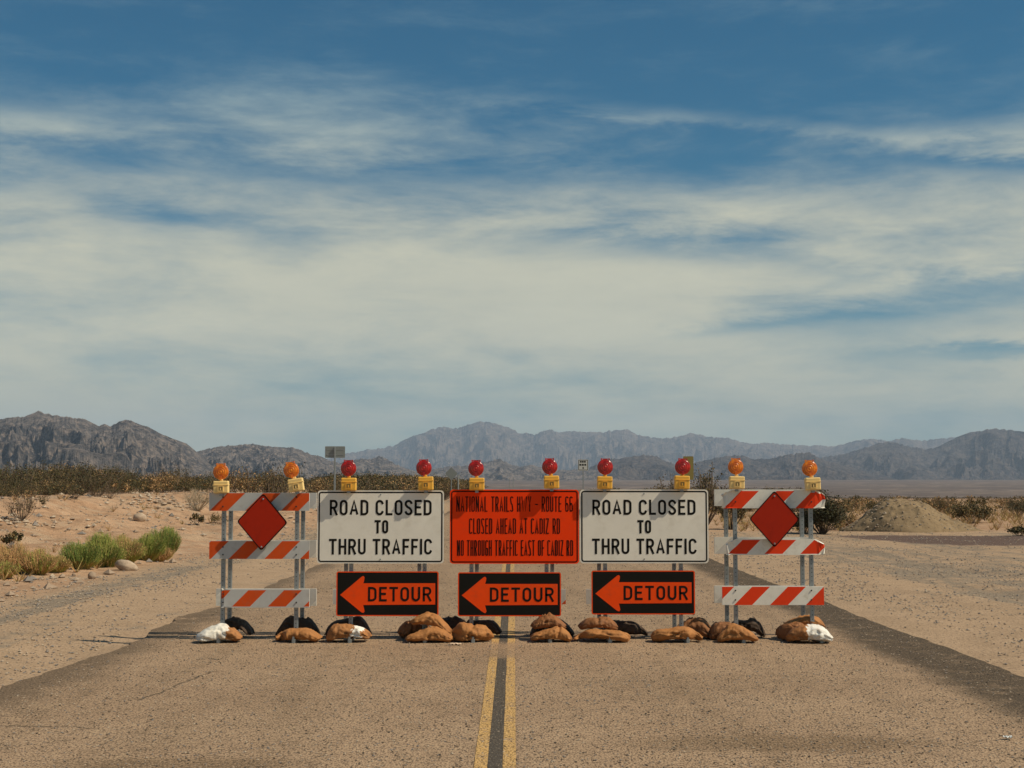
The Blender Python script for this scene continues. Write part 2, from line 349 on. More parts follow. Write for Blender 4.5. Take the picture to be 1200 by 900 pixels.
# ---------------------------------------------------------------- terrain
def height(X, Y):
    X = np.asarray(X, float); Y = np.asarray(Y, float)
    s = -X
    wob = 0.5*fbm(Y*.12, X*0+3.1, 3)
    z = np.zeros_like(X*Y)
    # left bank
    b1 = 0.32*sst(8.2, 12.5, s+wob); b2 = 1.0*sst(12.5, 18.5, s+1.6*fbm(Y*.07, X*.05+8, 3))
    bank = (b1+b2)*sst(400, 200, Y)
    z = z+bank
    bm_ = sst(8.0, 10.5, s+wob)*sst(220, 120, Y)
    slope = sst(10.5, 13.5, s)*sst(24, 17, s)
    z = z+bm_*(0.22*fbm(X*.5, Y*.5, 5, .62)) + slope*sst(220, 120, Y)*(-0.34*ridged(X*.16+2.0, Y*.33, 4)+.14)
    z = z + bm_*(0.075*fbm(X*2.6, Y*2.0, 4, .65)-.07*ridged(X*1.1+Y*.35, Y*.7, 3)+.03)
    # shoulder: road stands a little proud, ditch wobble
    inner = sst(5.6, 4.9, X)*sst(-5.2, -4.4, X)
    z = z-0.035*inner
    z = z - 0.055*sst(-4.2, -4.75, X)*sst(-6.6, -5.2, X) - 0.05*sst(4.9, 5.3, X)*sst(7.2, 5.6, X)
    offroad = 1-sst(5.3, 4.6, X)*sst(-5.0, -4.3, X)
    z = z+offroad*sst(300, 100, Y)*(0.012*fbm(X*2.3, Y*1.1, 4)+0.03*fbm(X*.4, Y*.25, 3))
    # wheel ruts in the gravel lot on the right
    lot = sst(6.0, 8.0, X)*sst(60, 50, Y)
    z = z+lot*(0.05*fbm(X*1.2+Y*.25, Y*.16, 4)+0.03*fbm(X*2.8+Y*1.1, Y*1.2, 4, .6)-.035*ridged(X*.9+Y*.33, Y*.10, 3))
    # brush land on the right: hummocks
    hum = sst(54, 60, Y)*sst(3.0, 9.0, X-0.03*Y)*sst(260, 160, Y)
    z = z+hum*(0.28*fbm(X*.12, Y*.10, 4)+.05)
    wgt = sst(0.07, 0.17, X/np.maximum(Y, 1))
    y0 = 520-400*wgt
    z = z-22*sst(0, 1, (Y-y0)/np.where(wgt > .5, 1500, 1500))*sst(-.45, -.05, X/np.maximum(Y, 1)+.1*0)
    z = z-18*sst(400, 2500, Y)*(1-sst(-.45, -.05, X/np.maximum(Y, 1)))
    z = z+62*sst(2500, 12000, Y)
    return z
def hz(x, y): return float(height(np.array([x]), np.array([y]))[0])
def hit(u, v, y0=9.0, y1=400.0):
    """where the sight line of pixel (u, v) meets the ground"""
    ys = np.geomspace(y0, y1, 1200); a = P(u, v, 1.0+0); d = (a-CAMP)/(a.y-CAMP.y)
    xs = CAMP.x+d.x*ys; zs = CAMP.z+d.z*ys; g = height(xs, ys); below = np.nonzero(zs < g)[0]
    i = below[0] if len(below) else len(ys)-1
    return Vector((xs[i], ys[i], g[i]))

def axis(near0, near1, step, far0, far1, growth):
    a = list(np.arange(near0, near1, step)); x = near1; st = step
    while x < far1: a.append(x); st *= growth; x += st
    a.append(far1); x = near0; st = step; b = []
    while True:
        st *= growth; x -= st
        if x <= far0: break
        b.append(x)
    b.append(far0); return np.array(b[::-1]+a)
gx = axis(-14, 14, .17, -21000, 21000, 1.045)
ysn = [8.0]
while ysn[-1] < 400: ysn.append(ysn[-1]+max(.15, ysn[-1]*.0065))
yb = []; x_, st_ = 8.0, .3
while x_ > -1800: st_ *= 1.2; x_ -= st_; yb.append(x_)
yf = []; x_, st_ = ysn[-1], 3.0
while x_ < 41000: st_ *= 1.06; x_ += st_; yf.append(min(x_, 41000))
gy = np.array(yb[::-1]+ysn+yf)
GX, GY = np.meshgrid(gx, gy); GZ = height(GX, GY)
nx, ny = len(gx), len(gy)
V = np.stack([GX.ravel(), GY.ravel(), GZ.ravel()], 1)
ii = np.arange(nx*ny).reshape(ny, nx)
Fq = np.stack([ii[:-1, :-1].ravel(), ii[:-1, 1:].ravel(), ii[1:, 1:].ravel(), ii[1:, :-1].ravel()], 1)
m_ground = ground_mat()
me = mesh_np('ground', V, Fq, [m_ground], smooth=True)
X_, Y_ = V[:, 0], V[:, 1]
lot = sst(-8.6, -7.6, X_+.6*fbm(Y_*.15, X_*0, 3))*sst(62, 54, Y_*(X_ > 0)+0*(X_ <= 0))
wo_ = .35*fbm(X_*.3, Y_*.2, 3)
gravel = .26*lot + .42*np.exp(-((X_+7.1+wo_)/.55)**2) + .22*sst(7.5, 9, X_)*sst(62, 50, Y_) + .30*np.exp(-((X_-9.0+wo_*2)/1.6)**2)*sst(50, 30, Y_) - .25*np.exp(-((X_-6.2)/.8)**2) - .2*np.exp(-((X_+5.6)/.8)**2)
gravel += .12*(1-lot)*sst(300, 30, Y_)
asph = np.exp(-((Y_-49.5)/5.0)**4)*sst(10.5, 14.5, X_+.3*(Y_-49.5))
far = sst(110, 420, Y_+np.abs(X_)*.3)
for nm, arr in (('lot', lot), ('gravel', gravel), ('asphalt', asph), ('far', far)):
    a = me.attributes.new(nm, 'FLOAT', 'POINT'); a.data.foreach_set('value', np.clip(arr, 0, 1).astype(np.float32))
tag(link('ground', me), 'sandy desert ground with gravel shoulders beside the closed road', kind='structure')

# road
ry = [9.0-60, 6.0]+[8+.16*k for k in range(150)]
while ry[-1] < 1500: ry.append(ry[-1]*1.012)
ry = np.array(sorted(ry))
rx = np.concatenate([[-1.0], np.linspace(-.985, .985, 26), [1.0]])
def edge_l(y): return -4.50-.11*fbm(y*1.9, y*0+1, 5, .6)-.22*fbm(y*.25, y*0+4, 2)-.35*sst(16, 10, y)
def edge_r(y): return 5.14+.05*fbm(y*2.2, y*0+7, 5, .6)+.06*fbm(y*.3, y*0+5, 2)
el_, er_ = edge_l(ry), edge_r(ry)
V = []; 
for j, y in enumerate(ry):
    for i, r in enumerate(rx):
        x = (el_[j]+er_[j])/2+r*(er_[j]-el_[j])/2
        z = .006+.012*(1-abs(r))
        if i in (0, len(rx)-1): z = -.12; 
        V.append((x, y, z))
V = np.array(V)
far_fall = hz  # road follows the ground far away
gz = height(np.zeros(len(V))+0.0, V[:, 1]); V[:, 2] += np.where(V[:, 1] > 300, gz+.035, 0)
n_ = len(rx); ii = np.arange(len(V)).reshape(-1, n_)
Fq = np.stack([ii[:-1, :-1].ravel(), ii[:-1, 1:].ravel(), ii[1:, 1:].ravel(), ii[1:, :-1].ravel()], 1)
tag(link('road', mesh_np('road', V, Fq, [m_road])), 'dusty asphalt road running straight to the mountains', kind='structure')
def strip(name, x0, x1, m, lab, dz):
    ys = ry[(ry > 0) & (ry < 290)]; V = []
    for y in ys:
        j = .004*float(fbm(np.array([y*1.3]), np.array([x0*9]), 3)[0])
        for x in (x0+j, x1+j):
            r = abs((x-(edge_l(y)+edge_r(y))/2)/((edge_r(y)-edge_l(y))/2)); V.append((x, y, .006+.012*(1-r)+dz))
    Fq = [(2*k, 2*k+1, 2*k+3, 2*k+2) for k in range(len(ys)-1)]
    tag(link(name, mesh_np(name, V, Fq, [m])), lab, kind='structure')
strip('yellow_line', -.138, -.050, m_yel, 'left of the two worn yellow centre lines on the road', .004)
strip('yellow_line', .050, .138, m_yel, 'right of the two worn yellow centre lines on the road', .004)
strip('black_line', -.0495, .0495, m_blk, 'black strip between the two yellow centre lines', .005)

# ---------------------------------------------------------------- mountains
def rock_mat(name, a, b, c_, k=1.0):
    m = bpy.data.materials.new(name); m.use_nodes = True; t = NT(m.node_tree)
    pos = t.node('ShaderNodeNewGeometry').outputs['Position']
    n1 = t.noise(t.vmul(pos, (1, .6, 1.4)), .0045/k, 10, .7, .5); n2 = t.noise(pos, .030/k, 8, .75)
    c = t.mix(t.ramp(n1, .42, .58), C(*a), C(*b)); c = t.mix(t.math('MULTIPLY', t.ramp(n2, .48, .60), .85), c, C(*c_))
    c = t.mix(t.math('MULTIPLY', t.ramp(n2, .47, .38), .7), c, C(*[x*.45 for x in a]))
    b_ = t.node('ShaderNodeBsdfPrincipled', {'Base Color': c, 'Roughness': 1.0, 'Specular IOR Level': 0.05})
    bn = t.node('ShaderNodeBump', {'Height': n2, 'Strength': 1.0, 'Distance': 22.0*k}); t.set(b_, 'Normal', bn.outputs[0])
    t.node('ShaderNodeOutputMaterial', {'Surface': b_.outputs[0]}); MATS[name] = m
rock_mat('rock_brown', (.052, .050, .053), (.14, .122, .113), (.27, .212, .175))
rock_mat('rock_dark', (.034, .033, .038), (.078, .068, .066), (.15, .118, .10), 1.5)
rock_mat('rock_far', (.060, .050, .044), (.14, .11, .09), (.24, .18, .14), 3.5)
def mountain(name, label, prof, Yc, depth, m, seed, base=563.0, rough=1.0, wave=1.0):
    us = np.arange(prof[0][0], prof[-1][0]+.01, .9)
    yy = np.interp(us, [p[0] for p in prof], [p[1] for p in prof])
    pxm = Yc/F                                  # metres per pixel at the crest
    yy = yy + 2.1*fbm(us*.30+seed, us*0+seed, 5, .68)*rough
    ends = sst(us[0], us[0]+14, us)*sst(us[-1], us[-1]-14, us)
    ts = np.concatenate([np.linspace(0, 1, 110), 1+np.linspace(.03, .6, 10)])
    V = np.zeros((len(ts), len(us), 3))
    X = (us-602)*pxm
    zb = height(X, np.full_like(X, Yc-depth))-12
    ys_ = np.interp(us, [p[0] for p in prof], [p[1] for p in prof]); ys_ = np.convolve(np.pad(ys_, 8, 'edge'), np.ones(17)/17, 'valid')
    zs = (HOR-ys_)*pxm*1.004+CAMP.z
    zc = (HOR-yy)*pxm*1.004+CAMP.z
    sc = 1/(26.0*pxm)/wave
    zc_top = zc
    for j, t in enumerate(ts):
        zc = zs+(zc_top-zs)*min(1.0, t)**7
        Yv = Yc-depth*(1-t) + 0*X
        Yv = Yv + depth*.10*fbm(X*sc*.6+seed*3, X*0+seed, 3)*np.clip(t, 0, 1)
        if t <= 1:
            prof_t = t**1.55
            rd = ridged(X*sc*1.0+.35*fbm(X*sc, Yv*sc, 2)+seed*7, Yv*sc*.42+seed, 5, .47)
            rd2 = ridged(X*sc*.33+seed, Yv*sc*.3+seed*2, 3)
            amp = (t*(1-t))*(1.2+.4*(1-t))
            z = zb+(zc-zb)*(prof_t+amp*((rd-.45)*1.6+(rd2-.5)*1.7))
            z = np.minimum(z, zb+(zc-zb)*(.10+.95*t)+0)
            z = np.where(t > .985, zc, z)
        else:
            z = zc-(zc-zb)*((t-1)/.6)**1.0
        z = zb+(z-zb)*(.02+.98*ends) if True else z
        # at the ridge ends the profile itself already runs low
        V[j, :, 0] = X*(Yv/Yc) if t <= 1 else X; V[j, :, 1] = Yv; V[j, :, 2] = z
        # keep the angular height of the crest where the crest wobbles in depth
        if t <= 1: V[j, :, 2] = zb+(V[j, :, 2]-zb)*(1+(Yv/(Yc-depth*(1-t))-1))
    n_ = len(us); ii = np.arange(len(ts)*n_).reshape(len(ts), n_)
    Fq = np.stack([ii[:-1, :-1].ravel(), ii[:-1, 1:].ravel(), ii[1:, 1:].ravel(), ii[1:, :-1].ravel()], 1)
    tag(link(name, mesh_np(name, V.reshape(-1, 3), Fq, [m], smooth=False)), label, kind='structure')
mountain('mountain_range', 'near brown mountain range on the left with two peaks',
  [(-260, 545), (-200, 520), (-140, 500), (-80, 497), (-30, 500), (0, 492), (12, 490), (30, 489), (44, 482.5), (52, 485), (62, 488), (78, 489), (98, 491.5), (106, 496), (113, 500.5), (122, 498), (130, 500.5), (140, 495), (149, 492.5), (158, 496), (170, 500), (182, 506), (198, 514), (206, 516), (213, 524), (221, 532), (240, 545), (262, 556), (285, 563)],
  7000, 2600, 'rock_brown', 1.0, wave=1.2)
mountain('mountain_range', 'low brown range behind the left barricade sloping down to the right',
  [(150, 560), (180, 548), (205, 538), (222, 531.5), (240, 527), (256, 523.5), (275, 522), (300, 520.5), (312, 523.5), (326, 524), (345, 525), (358, 531), (372, 534.5), (388, 541), (405, 547), (425, 553), (450, 560), (470, 563)],
  9000, 2800, 'rock_brown', 2.0)
mountain('hill', 'small brown hill beyond the brush behind the road closed sign',
  [(365, 560), (385, 548), (400, 542), (412, 540), (425, 537), (434, 538), (445, 534.5), (455, 539), (466, 545), (482, 551), (500, 556), (520, 561), (535, 564)],
  10000, 2400, 'rock_brown', 3.0)
mountain('hill', 'low mauve hill behind the orange sign',
  [(480, 562), (500, 553), (515, 548), (530, 546), (548, 546), (562, 543), (575, 540.5), (585, 537.5), (592, 541), (601, 546), (610, 547), (620, 545), (632, 547.5), (645, 550), (665, 551), (690, 549), (710, 553), (740, 561)],
  11500, 2500, 'rock_brown', 4.0)
mountain('hill', 'dark rounded hill above the right road closed sign',
  [(670, 560), (688, 550), (700, 544), (715, 538.5), (728, 537.5), (742, 535), (758, 533.5), (768, 534.5), (778, 539), (790, 544), (805, 549), (825, 556), (845, 562)],
  12500, 2500, 'rock_dark', 5.0)
mountain('hill', 'dark jagged hills behind the right striped barricade',
  [(780, 560), (800, 548), (820, 541), (836, 537.5), (850, 535), (862, 533.5), (872, 534.5), (885, 539), (900, 538), (915, 534.5), (930, 532.5), (948, 530.5), (956, 535), (966, 540), (985, 545), (1005, 550), (1022, 555), (1045, 560), (1062, 563.5)],
  13000, 2600, 'rock_dark', 6.0)
mountain('mountain_range', 'blue mountain range on the right with broad foothill',
  [(895, 562), (920, 549), (945, 541), (962, 536.5), (985, 533), (1000, 529), (1014, 524.5), (1030, 520), (1046, 518.5), (1060, 522.5), (1082, 526.5), (1098, 525.5), (1112, 519), (1124, 513), (1136, 508), (1150, 505.5), (1164, 502.5), (1180, 504.5), (1200, 506), (1240, 500), (1290, 505), (1340, 520), (1400, 545), (1440, 560)],
  17000, 4200, 'rock_dark', 7.0, wave=1.3)
mountain('mountain_range', 'pale blue far mountain range along the middle of the horizon',
  [(330, 560), (360, 545), (385, 537), (405, 532), (428, 528), (445, 525.5), (460, 523), (478, 514), (494, 508), (506, 504), (520, 500.5), (534, 503), (546, 499.5), (560, 494.5), (575, 495.5), (590, 500), (600, 503), (610, 509), (616, 508), (626, 510), (643, 503.5), (655, 507), (672, 506), (692, 507), (706, 507), (722, 504.5), (736, 504), (746, 510), (768, 513.5), (785, 514), (800, 511), (810, 508), (826, 511), (842, 514), (852, 513), (870, 519), (885, 521), (900, 519), (922, 521.5), (945, 523), (962, 522), (976, 523.5), (1000, 517.5), (1020, 514.5), (1040, 517), (1060, 514), (1080, 517), (1100, 515), (1116, 512.5), (1140, 520), (1180, 530), (1230, 545), (1280, 560)],
  30000, 7000, 'rock_far', 8.0, wave=.8)

# ---------------------------------------------------------------- lettering (stroke alphabet of road signs)
def arc(cx, cy, rx_, ry_, a0, a1, n=8):
    return [(cx+rx_*math.cos(R(a0+(a1-a0)*k/n)), cy+ry_*math.sin(R(a0+(a1-a0)*k/n))) for k in range(n+1)]
def glyph(ch, w_, h):
    r = w_/2; q = min(r, h*.3)
    if ch == 'I': return [[(0, 0), (0, h)]]
    if ch == '-': return [[(0, h*.47), (w_, h*.47)]]
    if ch == 'A': return [[(0, 0), (r, h), (w_, 0)], [(w_*.17, h*.30), (w_*.83, h*.30)]]
    if ch == 'C': return [arc(r, h-q, r, q, 15, 180)+arc(r, q, r, q, 180, 345)]
    if ch == 'G': return [arc(r, h-q, r, q, 15, 180)+arc(r, q, r, q, 180, 360)+[(w_, h*.46), (w_*.5, h*.46)]]
    if ch == 'O': p = arc(r, h-q, r, q, 0, 180)+arc(r, q, r, q, 180, 360); return [p+[p[0]]]
    if ch == 'D': return [[(0, 0), (0, h), (w_*.4, h)]+arc(w_*.4, h-q, w_*.6, q, 88, 0)+arc(w_*.4, q, w_*.6, q, 0, -90)+[(0, 0)]]
    if ch == 'E': return [[(w_, h), (0, h), (0, 0), (w_, 0)], [(0, h*.52), (w_*.85, h*.52)]]
    if ch == 'F': return [[(w_, h), (0, h), (0, 0)], [(0, h*.50), (w_*.85, h*.50)]]
    if ch == 'H': return [[(0, 0), (0, h)], [(w_, 0), (w_, h)], [(0, h*.5), (w_, h*.5)]]
    if ch == 'L': return [[(0, h), (0, 0), (w_, 0)]]
    if ch == 'N': return [[(0, 0), (0, h)], [(w_, 0), (w_, h)], [(0, h), (w_, 0)]]
    if ch == 'R': return [[(0, 0), (0, h), (w_*.55, h)]+arc(w_*.55, h*.74, w_*.45, h*.26, 88, -90)+[(0, h*.48)], [(w_*.5, h*.48), (w_, 0)]]
    if ch == 'S': return [arc(r, h-q, r, q, 20, 180)+arc(r, h-q*1.0, r, max(h*.5-q, .01)+0, 180, 200, 2)+[(r*.55, h*.56), (r*1.45, h*.44)]+arc(r, q, r, q, 20, -20, 3)+arc(r, q, r, q, -25, -160)]
    if ch == 'T': return [[(0, h), (w_, h)], [(r, 0), (r, h)]]
    if ch == 'U': return [[(0, h)]+arc(r, q, r, q, 180, 360)+[(w_, h)]]
    if ch == 'W': return [[(0, h), (w_*.25, 0), (w_*.5, h*.7), (w_*.75, 0), (w_, h)]]
    if ch == 'Y': return [[(0, h), (r, h*.46), (w_, h)], [(r, h*.46), (r, 0)]]
    if ch == 'Z': return [[(0, h), (w_, h), (0, 0), (w_, 0)]]
    if ch == '6': return [arc(r, h-q, r, q, 20, 180)+arc(r, q, r, q, 180, 360)+arc(r, h*.33, r, h*.22, 0, 165)]
    if ch == '1': return [[(0, h*.8), (r, h), (r, 0)]]
    return []
WID = {'I': 0, '-': .8, ' ': .55, 'W': 1.5, 'E': .85, 'F': .82, 'L': .82, 'A': 1.15, 'N': 1.05}
def lettering(text, cx, cz, width, hgt, sw, y, parent, m, name='lettering', gapk=.36, label=None):
    """text in strokes, x along the board, z up, facing -y"""
    tot = sum(WID.get(c, 1) for c in text); n = len(text)
    # width = sum(w)+n*sw + (n-1)*gap ; gap = gapk*unit + ...
    ns = sum(1 for c in text if c != ' ')
    unit = (width-ns*sw)/(tot+(n-1)*gapk)
    Vv, Ff = [], []
    x = cx-width/2; lift = 0
    for c in text:
        wc = WID.get(c, 1)*unit; adv = wc+(sw if c != ' ' else 0)
        for st in glyph(c, wc, hgt-sw):
            pts = [Vector((p[0], p[1])) for p in st]
            q = [pts[0]]
            for p in pts[1:]:
                if (p-q[-1]).length > 1e-5: q.append(p)
            pts = q; closed = (pts[0]-pts[-1]).length < 1e-4
            if closed: pts = pts[:-1]
            L = len(pts); offs = []
            for i in range(L):
                a = pts[(i-1) % L] if (closed or i > 0) else None; b = pts[(i+1) % L] if (closed or i < L-1) else None
                d1 = (pts[i]-a).normalized() if a is not None else (b-pts[i]).normalized()
                d2 = (b-pts[i]).normalized() if b is not None else d1
                n1 = Vector((-d1.y, d1.x)); n2 = Vector((-d2.y, d2.x)); mm = n1+n2
                if mm.length < 1e-3: mm = n1
                mm.normalize(); k = min(1.45, 1/max(.3, mm.dot(n1))); offs.append(mm*k*sw/2)
            base = len(Vv); lift += 1
            yy = y-(lift % 4)*.00035
            for i in range(L):
                p = pts[i]; ext = Vector((0, 0))
                if not closed and i == 0 and L > 1: ext = (pts[0]-pts[1]).normalized()*sw*.5*(1 if c != 'A' else .3)
                if not closed and i == L-1 and L > 1: ext = (pts[-1]-pts[-2]).normalized()*sw*.5*(1 if c != 'A' else .3)
                for s_ in (1, -1):
                    v = p+offs[i]*s_+ext
                    Vv.append((x+sw/2+v.x, yy, cz-hgt/2+sw/2+v.y))
            seg = L if closed else L-1
            for i in range(seg):
                j = (i+1) % L
                Ff.append((base+2*i, base+2*i+1, base+2*j+1, base+2*j))
        x += adv+gapk*unit
    o = link(name, mesh_np(name, Vv, Ff, [m]), parent)
    if label: o['label'] = label
    return o
def rr(w_, h, r, n=6):
    out = []
    for cx, cz, a in ((w_/2-r, h/2-r, 0), (-w_/2+r, h/2-r, 90), (-w_/2+r, -h/2+r, 180), (w_/2-r, -h/2+r, 270)):
        out += [(cx+r*math.cos(R(a+90*k/n)), cz+r*math.sin(R(a+90*k/n))) for k in range(n+1)]
    return out
def panel(name, w_, h, r, m, parent, loc, thick=.004, rot=None, warp=0.0):
    pts = rr(w_, h, r) if r else [(w_/2, h/2), (-w_/2, h/2), (-w_/2, -h/2), (w_/2, -h/2)]
    n = len(pts); V = [(x, 0, z) for x, z in pts]+[(x, thick, z) for x, z in pts]
    Fc = [tuple(range(n))[::-1] if False else tuple(range(n)), tuple(range(2*n-1, n-1, -1))]+[(i, i+n, (i+1) % n+n, (i+1) % n) for i in range(n)]
    me = mesh_np(name, V, Fc, m, [0, len(m)-1]+[len(m)-1]*n)
    bm = bmesh.new(); bm.from_mesh(me); bmesh.ops.recalc_face_normals(bm, faces=bm.faces); bm.to_mesh(me); bm.free()
    return link(name, me, parent, loc, rot)
def ring(name, w_, h, r, wid, y, m, parent):
    a = rr(w_, h, r); b = rr(w_-2*wid, h-2*wid, max(r-wid, .003)); n = len(a)
    V = [(x, y, z) for x, z in a]+[(x, y, z) for x, z in b]
    return link(name, mesh_np(name, V, [(i, (i+1) % n, (i+1) % n+n, i+n) for i in range(n)], [m]), parent)

# ---------------------------------------------------------------- barricades
YF, YR = 17.60, 18.10            # front and rear frame
def rail(parent, u0, u1, v0, v1, Y, org, phase, m, thick=.035, label=None, worn=None, seed=0):
    a = P(u0, v1, Y)-org; b = P(u1, v0, Y)-org
    x0, x1, z0, z1 = a.x, b.x, a.z, b.z
    bm = bmesh.new(); add_box(bm, x0, x1, a.y, a.y+thick, z0, z1)
    hh = z1-z0; per = .2155*2; k0 = (phase-u0)/(F/Y)
    k = -3
    while k < 9:
        for q in (0, 1):
            xb = x0+k0+k*per+q*per/2           # stripe edge at the bottom of the rail
            if x0-hh < xb < x1:
                bmesh.ops.bisect_plane(bm, geom=bm.verts[:]+bm.edges[:]+bm.faces[:], plane_co=(xb, 0, z0), plane_no=(1, 0, -(1.0)), dist=1e-5)
        k += 1
    if worn:
        for xx in worn: bmesh.ops.bisect_plane(bm, geom=bm.verts[:]+bm.edges[:]+bm.faces[:], plane_co=(x0+(x1-x0)*xx, 0, 0), plane_no=(1, 0, 0), dist=1e-5)
    for zz in (.012,):
        bmesh.ops.bisect_plane(bm, geom=bm.verts[:]+bm.edges[:]+bm.faces[:], plane_co=(0, 0, z1-zz), plane_no=(0, 0, 1), dist=1e-5)
        bmesh.ops.bisect_plane(bm, geom=bm.verts[:]+bm.edges[:]+bm.faces[:], plane_co=(0, 0, z0+zz), plane_no=(0, 0, 1), dist=1e-5)
    bm.normal_update()
    for f in bm.faces:
        c = f.calc_center_median()
        if f.normal.y < -.7:
            t = ((c.x-(c.z-z0))-(x0+k0))/per; t -= math.floor(t); f.material_index = 1 if t < .5 else 0
            if worn and (c.z > z1-.012 or c.z < z0+.006): f.material_index = 0
        else: f.material_index = 2
    if worn:
        rnd = random.Random(seed)
        for v in bm.verts:
            t = (v.co.x-x0)/(x1-x0)
            dd = max(0, .13-min(t, 1-t))/.13 if worn[0] > .02 else max(0, .04-t)/.04
            v.co.x += rnd.uniform(-.012, .012)*dd*1.4; v.co.z += rnd.uniform(-.022, .012)*dd*(1 if v.co.z > (z0+z1)/2 else -.25); v.co.y += rnd.uniform(-.015, .02)*dd
            if worn[0] > .02 and v.co.z > (z0+z1)/2: v.co.z -= .05*max(0, .10-min(t, 1-t))/.10
    return tagl(bm_obj('rail', bm, m, parent), label)
def tagl(o, label):
    if label: o['label'] = label
    return o
SQ = .024
def post(parent, u, Y, org, ztop, zbot=.04, lean=0.0):
    x = P(u, 650, Y).x-org.x; y = Y-org.y
    bm = bmesh.new()
    # perforated square tube: solid walls, holes drawn as flat discs with their shade as dark colour
    add_box(bm, x-SQ, x+SQ, y, y+2*SQ, zbot, ztop, 0, .003)
    z = zbot+.05
    while z < ztop-.03:
        ring_ = [(x+.006*math.cos(R(a)), y-.0012, z+.006*math.sin(R(a))) for a in range(0, 360, 60)]
        f = bm.faces.new([bm.verts.new(p) for p in ring_]); f.material_index = 1
        z += .0508
    o = bm_obj('post', bm, ['galvanised', 'hole_dark'], parent)
    return o
def foot(parent, u, org, y0, y1):
    x = P(u, 650, YF).x-org.x+.03
    bm = bmesh.new(); add_box(bm, x-.022, x+.022, y0-org.y, y1-org.y, .0, .045, 0, .004)
    add_box(bm, x-.030, x+.030, y0-org.y+.30, y0-org.y+.50, .046, .10, 0, .003)
    # upturned end plate
    add_box(bm, x-.012, x+.012, y0-org.y-.006, y0-org.y-.001, .0, .075, 0)
    add_box(bm, x-.028, x+.028, y1-org.y-.62, y1-org.y-.42, .046, .10, 0, .003)
    return bm_obj('foot', bm, ['galvanised'], parent)

def light_unit(parent, ul, vl, ub, vb0, vb1, Y, org, lens, tilt=0, pale=False, label=None):
    """battery case with a round lens on a neck"""
    c = P(ub, (vb0+vb1)/2, Y)-org
    hb = (vb1-vb0)/(F/Y); wb = .182
    bm = bmesh.new()
    add_box(bm, -wb/2, wb/2, -.045, .045, -hb/2, hb/2, 0, .012)
    add_box(bm, -wb/2-.004, wb/2+.004, -.05, .05, hb/2-.052, hb/2-.044, 0, .002)
    # raised frame round the switch plate
    a = .034; zc = -.018
    for (x0, x1, z0, z1) in ((-a, a, a-.008, a), (-a, a, -a, -a+.008), (-a, -a+.008, -a+.009, a-.009), (a-.008, a, -a+.009, a-.009)):
        add_box(bm, x0, x1, -.056, -.0455, zc+z0, zc+z1, 0, 0)
    add_box(bm, -.018, .018, -.053, -.0456, zc-.018, zc+.018, 1, 0)
    add_box(bm, -.006, .006, -.058, -.0532, zc-.02, zc+.01, 0, 0)
    # mounting bolt and strap underneath
    add_box(bm, -.02, .02, -.02, .02, -hb/2-.03, -hb/2-.001, 2, 0)
    # neck
    lx = (ul-ub)/(F/Y); lz = ((vb0+vb1)/2-vl)/(F/Y)
    add_box(bm, -.022+lx*.35, .022+lx*.35, -.022, .022, hb/2+.001, hb/2+.022, 0, .005)
    o = bm_obj('warning_light', bm, ['case_pale' if pale else 'case_yellow', 'panel_dark', 'galvanised'], parent, c, rot=(0, R(tilt), 0))
    # lens, both faces bulged, lathe about y
    hp = [(-.021, 0), (-.021, .014), (-.017, .018), (-.0205, .023), (-.0195, .038), (-.015, .042), (-.018, .047), (-.0165, .060), (-.012, .064), (-.014, .069), (-.011, .080), (-.008, .086), (-.004, .0885)]
    prof = hp+[(-y_, r_) for y_, r_ in reversed(hp)]
    n = 28; V = []; Fc = []
    for (yy, rr_) in prof:
        for k in range(n): V.append((rr_*math.cos(2*math.pi*k/n), yy, rr_*math.sin(2*math.pi*k/n)))
    for j in range(len(prof)-1):
        for k in range(n): Fc.append((j*n+k, j*n+(k+1) % n, (j+1)*n+(k+1) % n, (j+1)*n+k))
    me = mesh_np('lens', [tuple(1.05*q for q in p_) for p_ in V], Fc, [lens], smooth=True)
    bm = bmesh.new(); bm.from_mesh(me); bmesh.ops.remove_doubles(bm, verts=bm.verts[:], dist=1e-5); bmesh.ops.recalc_face_normals(bm, faces=bm.faces); bm.to_mesh(me); bm.free()
    l = link('lens', me, o, (lx, 0, lz))
    # rim and top hook
    bm = bmesh.new()
    for k in range(n):
        a0, a1 = 2*math.pi*k/n, 2*math.pi*(k+1)/n
        q = []
        for a_ in (a0, a1):
            for (rr_, yy) in ((.0885, -.008), (.094, -.008), (.094, .008), (.0885, .008)): q.append(bm.verts.new((rr_*math.cos(a_)+lx, yy, rr_*math.sin(a_)+lz)))
        for i in range(4): bm.faces.new((q[i], q[(i+1) % 4], q[4+(i+1) % 4], q[4+i]))
    for s_ in (-1, 1):
        add_box(bm, lx+s_*.048-.006, lx+s_*.048+.006, -.012, .012, lz+.080, lz+.104)
    add_box(bm, lx-.042, lx+.042, -.010, .010, lz+.092, lz+.101)
    add_box(bm, lx-.012, lx+.012, -.040, -.026, lz-.098, lz-.055)
    bmesh.ops.remove_doubles(bm, verts=bm.verts[:], dist=1e-5); bmesh.ops.recalc_face_normals(bm, faces=bm.faces)
    bm_obj('lens_rim', bm, [lens], o)
    return tagl(o, label)

def barricade(label, uf, ur, group='traffic barricades standing across the road'):
    x = P((uf[0]+uf[1])/2, 650, YF).x
    org = Vector((x, YF, 0.012))
    root = bpy.data.objects.new('barricade', None); COL.objects.link(root); root.location = org; root.empty_display_size = .2
    tag(root, label, 'barricade', group)
    for u in uf: post(root, u, YF+.036, org, P(u, 577, YF).z-org.z-.0)
    for u in ur: post(root, u, YR+.036, org, P(u, 577, YR).z-org.z-.0)
    for u in uf: foot(root, u, org, 17.22, 18.45)
    return root, org

ZG = 0.012
